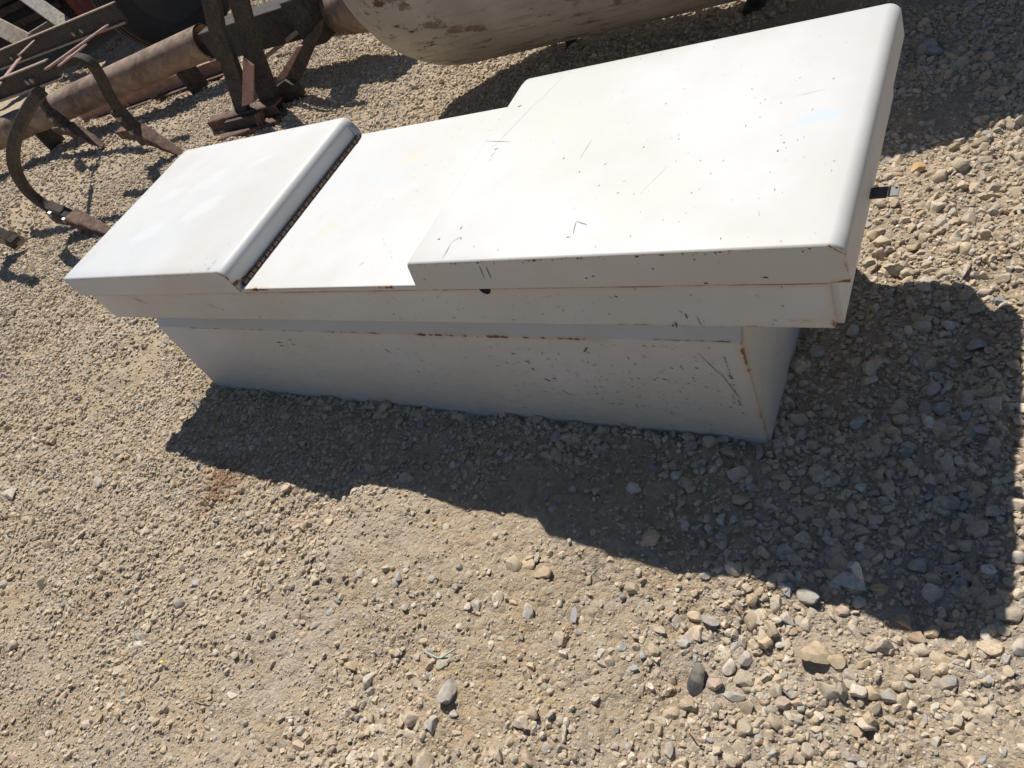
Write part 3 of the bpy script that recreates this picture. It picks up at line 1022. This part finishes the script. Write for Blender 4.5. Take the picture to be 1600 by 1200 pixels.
TR, TY, TZ, TXL, TXR = .38, 1.40, .48, .50, 1.45
tank = empty('steel_tank', (.97, TY, 0))
tag(tank, 'rust flecked cream steel tank lying on its side behind the toolbox', 'tank')
bm = bmesh.new()
rings = []
N = 72
prof = []
for k in range(0, 19):
    a = math.pi / 2 * k / 18
    prof.append((TXL - TR * math.cos(a), TR * math.sin(a)))
for k in range(1, 10): prof.append((TXL + (TXR - TXL) * k / 10, TR))
for k in range(0, 19):
    a = math.pi / 2 * k / 18
    prof.append((TXR + TR * math.sin(a), TR * math.cos(a)))
for (x, r) in prof:
    if r < 1e-4:
        rings.append([bm.verts.new((x, TY, TZ))])
    else:
        rings.append([bm.verts.new((x, TY + r * math.cos(2*math.pi*i/N), TZ + r * math.sin(2*math.pi*i/N))) for i in range(N)])
for A, B in zip(rings[:-1], rings[1:]):
    for i in range(N):
        j = (i + 1) % N
        if len(A) == 1: bm.faces.new((A[0], B[i], B[j]))
        elif len(B) == 1: bm.faces.new((A[i], B[0], A[j]))
        else: bm.faces.new((A[i], B[i], B[j], A[j]))
bmesh.ops.recalc_face_normals(bm, faces=bm.faces)
M_TANK = make_tank_mat()
shell = from_bm('shell', bm, M_TANK, tank, True)
for xs in (.70, 1.30):
    for sy in (0, 1):
        bm = bmesh.new()
        y = TY + .09 + sy * .14
        bm_prism(bm, [(xs - .02, y, TZ - .33), (xs + .02, y, TZ - .33), (xs + .018, y, .004), (xs - .018, y, .004)], (0, 1, 0), .008)
        bm_box(bm, (xs - .03, y - .03, -.012), (xs + .03, y + .03, .002), .002, 1)
        from_bm('foot', bm, mat_plain('black_foot', (.03, .027, .025), .8, .3, 40, .2), tank)

# ------------------------------------------------------------------ farm implement, upper left
M_IRON = mat_rust('weathered_iron', (.040, .036, .032), (.066, .056, .048), (.115, .092, .074), 16)
M_IRON2 = mat_rust('brown_iron', (.070, .042, .032), (.14, .085, .062), (.24, .15, .11), 12)
M_PIPE = mat_rust('rusty_pipe', (.17, .115, .085), (.30, .21, .155), (.40, .31, .24), 4.5)
M_PALE = mat_rust('worn_sunlit_steel', (.26, .19, .145), (.36, .28, .22), (.45, .37, .30), 20)
M_PINK = mat_rust('faded_red_iron', (.30, .18, .155), (.39, .25, .215), (.46, .33, .28), 14)
M_BOLT = mat_plain('bolt_steel', (.30, .28, .26), .45, .3, 80, .2, .5)

cult = empty('field_cultivator', (-1.9, 1.2, 0))
tag(cult, 'dark rusty cultivator with curved spring shanks at the left behind the toolbox', 'cultivator')

def shank(pts_px, y, share_px, wide=.040, deep=.040, pale=False):
    """curved bar in the upright plane y = const, with a bolted clamp and a share at the tip"""
    P = [at(u, v, 1, y) for (u, v) in pts_px]
    bm = bmesh.new()
    bm_sweep(bm, catmull(P, 7), wide, deep, (0, 1, 0))
    s = from_bm('shank', bm, M_IRON, cult)
    # clamp block over the lower end
    a = np.array(P[0]); b = np.array(P[1]); d = (b - a) / np.linalg.norm(b - a)
    nn = np.cross([0, 1, 0], d)
    bm = bmesh.new()
    bm_bar(bm, a - d * .11 - nn * .012, a + d * .085 - nn * .012, wide * 1.35, deep * 1.45, (0, 1, 0), .006)
    from_bm('clamp', bm, M_IRON, s)
    for k in (-.03, .045):
        c = a + d * k
        bm = bmesh.new()
        bm_tube(bm, c + np.array([0, -wide * .68 - .012, 0]), c + np.array([0, -wide * .68 + .004, 0]), .014, n=6)
        from_bm('bolt', bm, M_BOLT, s)
    # share: a wedge running forward to the tip, and a flared wing
    tip = at(*share_px[0], 2, .012)
    rear = a - d * .05
    fw = (tip - rear); ln = np.linalg.norm(fw); fw /= ln
    bm = bmesh.new()
    mid1 = rear + fw * ln * .55
    pts = [rear, mid1, tip]
    bm_sweep(bm, catmull(pts, 4), [.075] * 3 + [.06] * 3 + [.045] * 2 + [.03], [.05, .045, .04, .032, .028, .022, .018, .014, .008], (0, 1, 0))
    from_bm('share', bm, M_PALE if pale else M_IRON2, s)
    # heel fin pointing back from the clamp
    bm = bmesh.new()
    q = a - d * .05
    bm_prism(bm, [q + np.array([-.02, 0, .03]), q + np.array([-.15, 0, .035]), q + np.array([-.14, 0, -.005]), q + np.array([0, 0, -.04])], (0, 1, 0), .045)
    from_bm('heel', bm, M_IRON2, s)
    return s

S1 = [(100, 333), (70, 320), (42, 297), (24, 265), (21, 232), (29, 202), (46, 168), (62, 145)]
S2 = [(205, 192), (186, 172), (170, 147), (158, 122), (143, 100), (122, 92), (98, 101), (82, 112)]
S3 = [(98, 190), (78, 174), (66, 158), (62, 138), (68, 118)]
S4 = [(-6, 362), (-40, 345), (-62, 315), (-70, 280), (-62, 245)]
shank(S1, .78, [(172, 362)])
shank(S2, 1.31, [(284, 240)], pale=False)
shank(S3, 1.59, [(162, 228)])
shank(S4, .70, [(38, 380)], pale=True)

# toolbars: upright web, ragged foot flange and top flange coloured pale as sunlit, bolts, diagonal braces
def toolbar(p0, p1, z, web, reach):
    a = at(*p0, 2, z); b = at(*p1, 2, z)
    d = (b - a); Ln = np.linalg.norm(d); d /= Ln
    side = np.array([d[1], -d[0], 0.0])        # towards the camera
    if side @ (np.array(CAM) - a) < 0: side = -side
    bm = bmesh.new()
    bm_bar(bm, a + [0, 0, web / 2], b + [0, 0, web / 2], .010, web, (0, 0, 1), .002)
    o = from_bm('toolbar', bm, M_IRON, cult)
    bm = bmesh.new()
    n = int(Ln / .035)
    V0 = []
    for k in range(n + 1):
        t = k / n
        for q in (0.0, .5):
            tt = min(1, (k + q) / n)
            w = reach * (1.0 if q == 0 else .80)
            V0.append(a + d * Ln * tt + side * w)
    rowt = [bm.verts.new(v + np.array([0, 0, .004])) for v in V0]
    rowb = [bm.verts.new(v - np.array([0, 0, .006])) for v in V0]
    it = [bm.verts.new(v - side * ((v - a) @ side) + np.array([0, 0, .004])) for v in V0]
    ib = [bm.verts.new(v - side * ((v - a) @ side) - np.array([0, 0, .006])) for v in V0]
    for i in range(len(V0) - 1):
        bm.faces.new((rowt[i], rowt[i+1], it[i+1], it[i]))
        bm.faces.new((rowb[i], rowt[i], rowt[i+1], rowb[i+1]))
        bm.faces.new((ib[i], ib[i+1], rowb[i+1], rowb[i]))
    bmesh.ops.recalc_face_normals(bm, faces=bm.faces)
    from_bm('flange', bm, M_PALE, o)
    bm = bmesh.new()
    bm_bar(bm, a + [0, 0, web + .003] - side * .004, b + [0, 0, web + .003] - side * .004, .022, .006, (0, 0, 1), .001)
    from_bm('top_flange', bm, M_PALE, o)
    for t in (.12, .17, .42, .47, .78, .82):
        c = a + d * Ln * t + np.array([0, 0, .032]) + side * .006
        bm = bmesh.new()
        bm_tube(bm, c, c + side * .014, .012, n=6)
        from_bm('bolt', bm, M_BOLT, o)
    return o

toolbar((-60, 130), (199, 32), .50, .085, .020)
toolbar((-60, 178), (96, 121), .53, .075, .020)

def bar_obj(name, a, b, w, h, mat, parent, up=(0, 0, 1)):
    bm = bmesh.new()
    bm_bar(bm, a, b, w, h, up)
    return from_bm(name, bm, mat, parent)
bar_obj('brace', at(167, 40, 2, .57), at(72, 108, 2, .60), .030, .008, M_PINK, cult)
bar_obj('brace', at(134, 70, 2, .58), at(92, 103, 2, .59), .022, .007, M_PINK, cult)
bar_obj('brace', at(30, 92, 2, .58), at(-6, 138, 2, .60), .030, .008, M_PINK, cult)
bar_obj('brace', at(55, 62, 2, .57), at(30, 86, 2, .58), .026, .007, M_PINK, cult)

# rusty pipe and the rails under it
pipe = empty('steel_pipe', tuple(at(170, 160)))
tag(pipe, 'thick rusty brown pipe lying across behind the curved shanks', 'pipe')
pa = at(322, 64, 2, .20); pb = at(20, 200, 2, .20)
pdv = (pa - pb) / np.linalg.norm(pa - pb)
bm = bmesh.new()
ra = .088
bm_tube(bm, pb - pdv * 1.2, pa, ra, n=40, caps=False)
bm_tube(bm, pb - pdv * 1.2, pa, ra * .90, n=40, caps=False)
for f in bm.faces: f.smooth = True
from_bm('wall', bm, M_PIPE, pipe)
for t in (.12, .86):
    c = pb + (pa - pb) * t
    bm = bmesh.new()
    bm_box(bm, (c[0] - .02, c[1] - .06, -.01), (c[0] + .02, c[1] + .06, .20 - ra + .012), .004, 1)
    from_bm('support_block', bm, M_IRON, pipe)

rail = empty('angle_iron', tuple(at(255, 130)))
tag(rail, 'long thin rusty angle iron lying just in front of the brown pipe', 'angle iron')
r0 = at(165, 166, 2, .045); r1 = at(350, 97, 2, .045)
rd = (r1 - r0) / np.linalg.norm(r1 - r0)
rs = np.array([rd[1], -rd[0], 0])
if rs[1] > 0: rs = -rs
bar_obj('upright_leg', r0 - rd * .3 + [0, 0, -.01], r1 + [0, 0, -.01], .006, .075, M_PINK, rail)
bar_obj('flat_leg', r0 - rd * .3 + rs * .033 + [0, 0, -.043], r1 + rs * .033 + [0, 0, -.043], .06, .006, M_IRON2, rail)

plate = empty('scrap_plate', tuple(at(295, 105)))
tag(plate, 'small rust red scrap plate with a bent wire beside the angle iron', 'scrap metal')
bm = bmesh.new()
bm_prism(bm, [at(268, 117, 2, .03), at(328, 96, 2, .03), at(332, 108, 2, .025), at(280, 122, 2, .025)], (0, 0, 1), .008)
from_bm('sheet', bm, M_PINK, plate)
bm = bmesh.new()
bm_sweep(bm, catmull([at(266, 122, 2, .02), at(285, 126, 2, .018), at(303, 121, 2, .02), at(312, 118, 2, .035)], 6), .008, .008, (0, 0, 1))
from_bm('bent_wire', bm, M_IRON, plate)

# hitch frame: two leaning flat posts, box beam, strut and foot
hf = empty('hitch_frame', tuple(at(410, 195)))
tag(hf, 'dark steel hitch frame with two leaning flat posts standing behind the far lid', 'hitch frame')
YF = 1.46
def plate_y(name, px, y, thick, mat, parent=hf):
    bm = bmesh.new()
    bm_prism(bm, [at(u, v, 1, y) for (u, v) in px], (0, 1, 0), thick)
    return from_bm(name, bm, mat, parent)
plate_y('post', [(305, -60), (332, -60), (350, 42), (379, 120), (395, 206), (370, 172), (343, 84), (326, 38)], YF, .026, M_IRON)
plate_y('post', [(344, -60), (372, -60), (402, 62), (432, 144), (446, 190), (420, 186), (384, 90), (371, 36)], YF + .05, .028, M_IRON)
plate_y('rib', [(381, 91), (396, 102), (396, 160), (379, 165)], YF - .07, .012, M_PINK)
plate_y('strut', [(468, 70), (506, 28), (500, 52), (470, 122), (455, 145), (434, 147), (426, 152), (446, 122)], YF + .13, .03, M_IRON)
plate_y('strut_sunlit_face', [(466, 71), (472, 71), (447, 121), (432, 125)], YF + .095, .012, M_PINK)  # paler plate paints the strut's sunlit face
plate_y('foot_plate', [(425, 140), (445, 125), (462, 130), (476, 148), (440, 185), (432, 160)], YF + .10, .03, M_IRON)
# box beam running back along the pipe's line
ba = at(346, 62, 2, .24); bb = at(490, 18, 2, .24)
bd = (bb - ba) / np.linalg.norm(bb - ba)
bar_obj('box_beam', ba - bd * .05, bb + bd * .05, .13, .15, M_IRON, hf)
bar_obj('beam_lip', at(404, 66, 2, .10), at(468, 45, 2, .10), .015, .02, M_PALE, hf)
bar_obj('socket', at(478, 22, 2, .26), at(508, 12, 2, .26), .2, .2, M_IRON, hf)
bar_obj('tie_rod', at(414, 90, 2, .10), at(470, 45, 2, .22), .02, .02, M_PALE, hf)
bm = bmesh.new()
bm_tube(bm, at(500, 18, 2, .22), at(585, 4, 2, .22), .105, n=28)
for f in bm.faces: f.smooth = len(f.verts) == 4
from_bm('roller', bm, M_PIPE, hf)
# channel foot on the ground
c0 = at(330, 187, 2, .06); c1 = at(436, 158, 2, .06)
bar_obj('foot_channel', c0, c1, .055, .012, M_IRON2, hf)
bar_obj('channel_side', c0 + [0.0, -.03, -.02], c1 + [0.0, -.03, -.02], .008, .05, M_IRON2, hf)
c0 = at(345, 217, 2, .012); c1 = at(440, 186, 2, .012)
bar_obj('skid', c0, c1, .05, .02, M_IRON2, hf)
plate_y('web_plate', [(352, 190), (400, 178), (404, 196), (354, 210)], 1.40, .02, M_IRON)
plate_y('web_rib', [(399, 176), (408, 174), (415, 198), (405, 200)], 1.38, .02, M_IRON2)

# tyre standing behind the pipe
def tyre_obj(center, axis, R_, W, label):
    t = empty('tyre', (center[0], center[1], 0))
    tag(t, label, 'tyre')
    ax = Vector(axis).normalized()
    up = Vector((0, 0, 1))
    e1 = ax.cross(up).normalized(); e2 = ax.cross(e1).normalized()
    prof = [(-.50, .62), (-.56, .70), (-.60, .80), (-.56, .90), (-.50, .955), (-.42, .985), (-.30, .99), (-.285, .965), (-.22, .965), (-.205, 1.0), (-.06, 1.0), (-.045, .97), (.045, .97), (.06, 1.0), (.205, 1.0), (.22, .965), (.285, .965), (.30, .99), (.42, .985), (.50, .955), (.56, .90), (.60, .80), (.575, .785), (.575, .74), (.56, .70), (.50, .62)]
    bm = bmesh.new()
    n = 72
    rg = []
    for i in range(n):
        a = 2 * math.pi * i / n
        rd_ = e1 * math.cos(a) + e2 * math.sin(a)
        rg.append([bm.verts.new(Vector(center) + rd_ * (R_ * r) + ax * (W * s)) for (s, r) in prof])
    m = len(prof)
    for i in range(n):
        j = (i + 1) % n
        for k in range(m - 1):
            bm.faces.new((rg[i][k], rg[i][k+1], rg[j][k+1], rg[j][k]))
    bmesh.ops.recalc_face_normals(bm, faces=bm.faces)
    from_bm('casing', bm, mat_plain('rubber', (.022, .023, .026), .75, .35, 30, .3), t)
    bm = bmesh.new()
    for s in (-.42, .42):
        q = [bm.verts.new(Vector(center) + (e1 * math.cos(2*math.pi*i/48) + e2 * math.sin(2*math.pi*i/48)) * (R_ * .63) + ax * (W * s)) for i in range(48)]
        q2 = [bm.verts.new(Vector(center) + (e1 * math.cos(2*math.pi*i/48) + e2 * math.sin(2*math.pi*i/48)) * (R_ * .2) + ax * (W * s * .3)) for i in range(48)]
        for i in range(48):
            bm.faces.new((q[i], q[(i+1) % 48], q2[(i+1) % 48], q2[i]))
        bm.faces.new(q2)
    bmesh.ops.recalc_face_normals(bm, faces=bm.faces)
    from_bm('rim', bm, mat_plain('black_rim', (.03, .028, .028), .6, .3, 20, .3), t)
    return t
tc = at(322, 62, 2, 0.0)
tyre_obj((tc[0], tc[1], .44), (.93, -.28, 0), .44, .22, 'worn black tyre standing behind the brown pipe')

# trailer in the corner: pale beams, dark slats, red side sheet
tr = empty('flatbed_trailer', tuple(at(60, 60)))
tag(tr, 'old trailer with flaking pale beams and a dull red side sheet in the corner', 'trailer')
M_BEAM = mat_rust('flaking_cream_beam', (.30, .25, .19), (.42, .37, .29), (.20, .12, .08), 10)
M_BEAM2 = mat_rust('grey_cream_beam', (.27, .26, .23), (.36, .34, .29), (.16, .10, .07), 10)
M_SHEET = mat_rust('dull_red_sheet', (.115, .030, .028), (.15, .045, .040), (.20, .085, .07), 5)
M_SLAT = mat_rust('dark_slat', (.045, .032, .028), (.075, .055, .048), (.11, .08, .07), 8)
def dbar(name, p0, d0, p1, d1, w, h, mat):
    bm = bmesh.new()
    bm_bar(bm, atd(*p0, d0), atd(*p1, d1), w, h, tuple(-ray(60, 30)), .006)
    return from_bm(name, bm, mat, tr)
dbar('rail_beam', (18, -22), 6.2, (122, 52), 5.6, .115, .06, M_BEAM2)
dbar('rail_beam', (-40, 22), 5.6, (48, 68), 5.3, .125, .06, M_BEAM)
dbar('cross_beam', (40, 62), 5.7, (92, 30), 5.9, .06, .06, M_BEAM)
for k, (p0, p1) in enumerate([((-30, 38), (60, -8)), ((-10, 58), (95, 5)), ((-20, 14), (30, -12)), ((-30, 62), (20, 38))]):
    dbar('slat', p0, 6.6, p1, 6.6, .06, .03, M_SLAT)
bm = bmesh.new()
bm_prism(bm, [atd(-60, -330, 7.0), atd(125, -330, 6.9), atd(125, 60, 6.6), atd(-60, 100, 6.6)], tuple(-ray(60, 30)), .03)  # dark backing, carried up out of view to add shade
from_bm('bed_board', bm, M_SLAT, tr)
bm = bmesh.new()
bm_prism(bm, [(-4.45, 3.22, .15), (-3.05, 3.44, .12), (-3.05, 3.44, 1.45), (-4.45, 3.22, 1.45)], (.15, -.99, 0), .02)  # red sheet, raised and lengthened beyond view to shade the ground
from_bm('side_sheet', bm, M_SHEET, tr)
bm = bmesh.new()
bm_box(bm, (-12.0, 3.50, .74), (-3.2, 9.5, .80), .004, 1)  # slab added to shade the ground behind the toolbars
from_bm('added_shade_slab', bm, M_SLAT, tr)

# ------------------------------------------------------------------ single stones
SM = [stone_mesh('stone', 700 + i, 3, 13 if i % 3 else 8) for i in range(24)]
for me in SM: me.materials.append(M_STONE)

def put_stone(u, v, w, h, ang, col, label, group=None, mi=None, lift=.22, name='stone', thick=None):
    """a stone whose outline on the ground is about w by h photo pixels, long side turned by ang degrees"""
    c = at(u, v, 2, .005)
    ca, sa = math.cos(math.radians(ang)), math.sin(math.radians(ang))
    e0 = at(u - ca * w / 2, v + sa * w / 2, 2, .005); e1 = at(u + ca * w / 2, v - sa * w / 2, 2, .005)
    f0 = at(u - sa * h / 2, v - ca * h / 2, 2, .005); f1 = at(u + sa * h / 2, v + ca * h / 2, 2, .005)
    d = e1 - e0
    ln = np.linalg.norm(d); wd = min(np.linalg.norm(f1 - f0) * .9, ln * 1.1)
    me = SM[(mi if mi is not None else int(rng.integers(len(SM)))) % len(SM)]
    o = bpy.data.objects.new(name, me)
    COL.objects.link(o)
    bb = np.array([x.co[:] for x in me.vertices])
    py = np.ptp(bb[:, 1]); pz = np.ptp(bb[:, 2])
    th = thick if thick else .62 * min(wd, ln) * rng.uniform(.85, 1.15)
    o.scale = (ln / 2, wd / py, th / pz)
    o.rotation_euler = (rng.normal(0, .1), rng.normal(0, .1), math.atan2(d[1], d[0]))
    o.location = (c[0], c[1], float(ground_h(c[0], c[1])) + th * lift)
    kf = float(rng.uniform(.88, 1.1))
    o.color = (*[x * kf for x in col], 1)
    tag(o, label, 'stone', group)
    return o

for k, (u, v, w, h, a, col, lab, th) in enumerate(NAMED):
    put_stone(u, v, w, h, a, col, lab, mi=k, thick=th, lift=.34 if th is None else .45)

r3 = np.random.default_rng(5)
def in_shade(u, v):
    return 300 < u < 1580 and v > 520 and v < 690 + (u - 300) * .205 and not (u < 1210 and v < 690)
cnt = 0
ALIKE = {}
taken = [(n[0], n[1], max(n[2], n[3])) for n in NAMED]
while cnt < 170:
    if r3.uniform() < .62:
        u, v = r3.uniform(960, 1600), r3.uniform(430, 1200)
    else:
        u, v = r3.uniform(0, 1600), r3.uniform(620, 1200)
    if u < 1340 and v < 700 - .0 * u and not (u < 340 and v > 560): continue
    if u < 1240 and v < 720: continue
    big = float(sstep(900, 1450, u))
    w = r3.uniform(11, 17) + big * r3.uniform(2, 12)
    if any((u - a)**2 + (v - b)**2 < ((w + c) * .5)**2 for a, b, c in taken): continue
    taken.append((u, v, w))
    ci = int(r3.integers(9))
    col = [TAN, PALE, GREY, GREY, PINK, BROWN, TAN, PALE, BLUE][ci]
    cn = ['tan', 'pale', 'grey', 'grey', 'pinkish', 'brown', 'tan', 'pale', 'bluish'][ci]
    size = 'small ' if w < 15 else ('larger ' if w > 22 else '')
    if in_shade(u, v):
        grp = 'stones in the shade of the toolbox'
        where = ('in the shade along the toolbox body' if u < 1200 else 'in the toolbox shade near its far right rim' if u > 1450 else
                 'in the shade beside the toolbox end' if v < 640 else 'in the lower toolbox shade at right')
    elif v < 560:
        grp = 'stones in the sunlit gravel right of the toolbox'
        where = 'in the sunlit strip right of the toolbox'
    elif u > 900:
        grp = 'stones in the sunlit gravel at right'
        where = ('in sunlit gravel at the bottom right corner' if u > 1380 and v > 1050 else 'just below the right end of the shadow' if u > 1380 else
                 'along the bottom edge right of centre' if v > 1110 else 'around the slate shard and tan block' if u > 1040 and v > 980 else 'below the shadow edge right of centre')
    else:
        grp = 'pebbles in the sunlit gravel at left'
        where = ('in gravel at the bottom left corner' if u < 330 and v > 950 else 'by the left edge below the far lid' if u < 330 else
                 'along the bottom edge left of centre' if v > 1080 else 'below the shadow left of centre' if v < 880 else 'in the middle of the left foreground')
    lab = '%s%s stone %s' % (size, cn, where)
    ALIKE.setdefault(lab, []).append((u, put_stone(u, v, w, w * r3.uniform(.62, .95), r3.uniform(-90, 90), col, lab, grp)))
    cnt += 1

for lab, lst in ALIKE.items():          # look-alikes in one place are told apart by their order
    if len(lst) > 1:
        lst.sort(key=lambda q: q[0])
        n = len(lst)
        for k, (u, o) in enumerate(lst):
            where = 'leftmost' if k == 0 else 'rightmost' if k == n - 1 else ['', 'second', 'third', 'fourth', 'fifth', 'sixth'][min(k, 5)] + ' from left'
            o['label'] = '%s, %s' % (lab, where)

# ------------------------------------------------------------------ small litter
t = NT('clear_plastic')
t.b.inputs['Transmission Weight'].default_value = .55
t.b.inputs['Alpha'].default_value = .55
M_CLEAR = t.fin((.80, .82, .84), .25, 0, t.bump(t.noise(t.coord(), 40, 4, .6), .6, .01), .6)
g0 = at(1330, 905)
def gp(u, v, z): return at(u, v, 2, float(ground_h(*at(u, v)[:2])) + z)
bm = bmesh.new()
P = [gp(1298, 908, .010), gp(1318, 893, .022), gp(1333, 896, .020), gp(1348, 910, .012), gp(1353, 923, .006), gp(1326, 919, .010), gp(1330, 886, .034), gp(1337, 876, .040), gp(1343, 880, .036), gp(1350, 903, .018)]
V = [bm.verts.new(p) for p in P]
for f in ((0, 1, 5), (1, 2, 5), (2, 3, 5), (3, 4, 5), (2, 6, 3), (6, 7, 8), (6, 8, 3), (8, 9, 3), (9, 4, 3)):
    bm.faces.new([V[i] for i in f])
bmesh.ops.recalc_face_normals(bm, faces=bm.faces)
bmesh.ops.subdivide_edges(bm, edges=bm.edges, cuts=1, use_grid_fill=True)
bmesh.ops.solidify(bm, geom=bm.faces[:], thickness=.0006)
o = from_bm('plastic_scrap', bm, M_CLEAR)
tag(o, 'torn scrap of clear plastic at the lower edge of the toolbox shade', 'plastic scrap')

M_TWIG = mat_plain('pale_green_plastic', (.37, .44, .38), .7, .2, 90, .2)
bm = bmesh.new()
bm_sweep(bm, catmull([gp(664, 1018, .008), gp(676, 1024, .010), gp(688, 1028, .010), gp(700, 1021, .012), gp(712, 1013, .011)], 5), .0032, .0022, (0, 0, 1))
o = from_bm('green_strip', bm, M_TWIG)
tag(o, 'thin pale green strip lying bent in the middle foreground gravel', 'plastic strip')
bm = bmesh.new()
bm_prism(bm, [gp(890, 970, .006), gp(894, 952, .012), gp(899, 946, .015), gp(902, 958, .012), gp(899, 973, .006)], (0, .2, 1), .0008)
o = from_bm('pale_leaf', bm, mat_plain('bleached_leaf', (.55, .53, .52), .7, .15, 60, .2))
tag(o, 'bleached pale leaf scrap standing in the gravel in the middle foreground', 'leaf')
bm = bmesh.new()
bm_prism(bm, [gp(249, 1033, .008), gp(254, 1031, .009), gp(256, 1035, .009), gp(251, 1036, .008)], (0, 0, 1), .002)
o = from_bm('yellow_scrap', bm, mat_plain('yellow_plastic', (.70, .55, .10), .5, .1, 60, .1))
tag(o, 'tiny yellow scrap among the gravel at the lower left', 'plastic scrap')
M_STRAW = mat_plain('dry_stalk', (.40, .24, .13), .8, .3, 90, .2)
for k, (p0, p1, p2) in enumerate([((878, 1005), (884, 985), (892, 975)), ((1148, 948), (1158, 956), (1170, 958)), ((1075, 1140), (1085, 1152), (1098, 1162)), ((300, 1092), (318, 1090), (332, 1086)), ((215, 1108), (219, 1096), (222, 1085))]):
    bm = bmesh.new()
    bm_sweep(bm, catmull([gp(*p0, .006), gp(*p1, .014), gp(*p2, .008)], 6), .0022, .0018, (0, 0, 1))
    o = from_bm('dry_stalk', bm, M_STRAW)
    tag(o, ['short dry stalk below the pale leaf scrap', 'dry stalk among the grey stones above the slate shard', 'dry stalk near the bottom edge below the slate shard', 'straw coloured stalk in the lower left gravel', 'short straight stalk near the yellow scrap'][k], 'stalk')
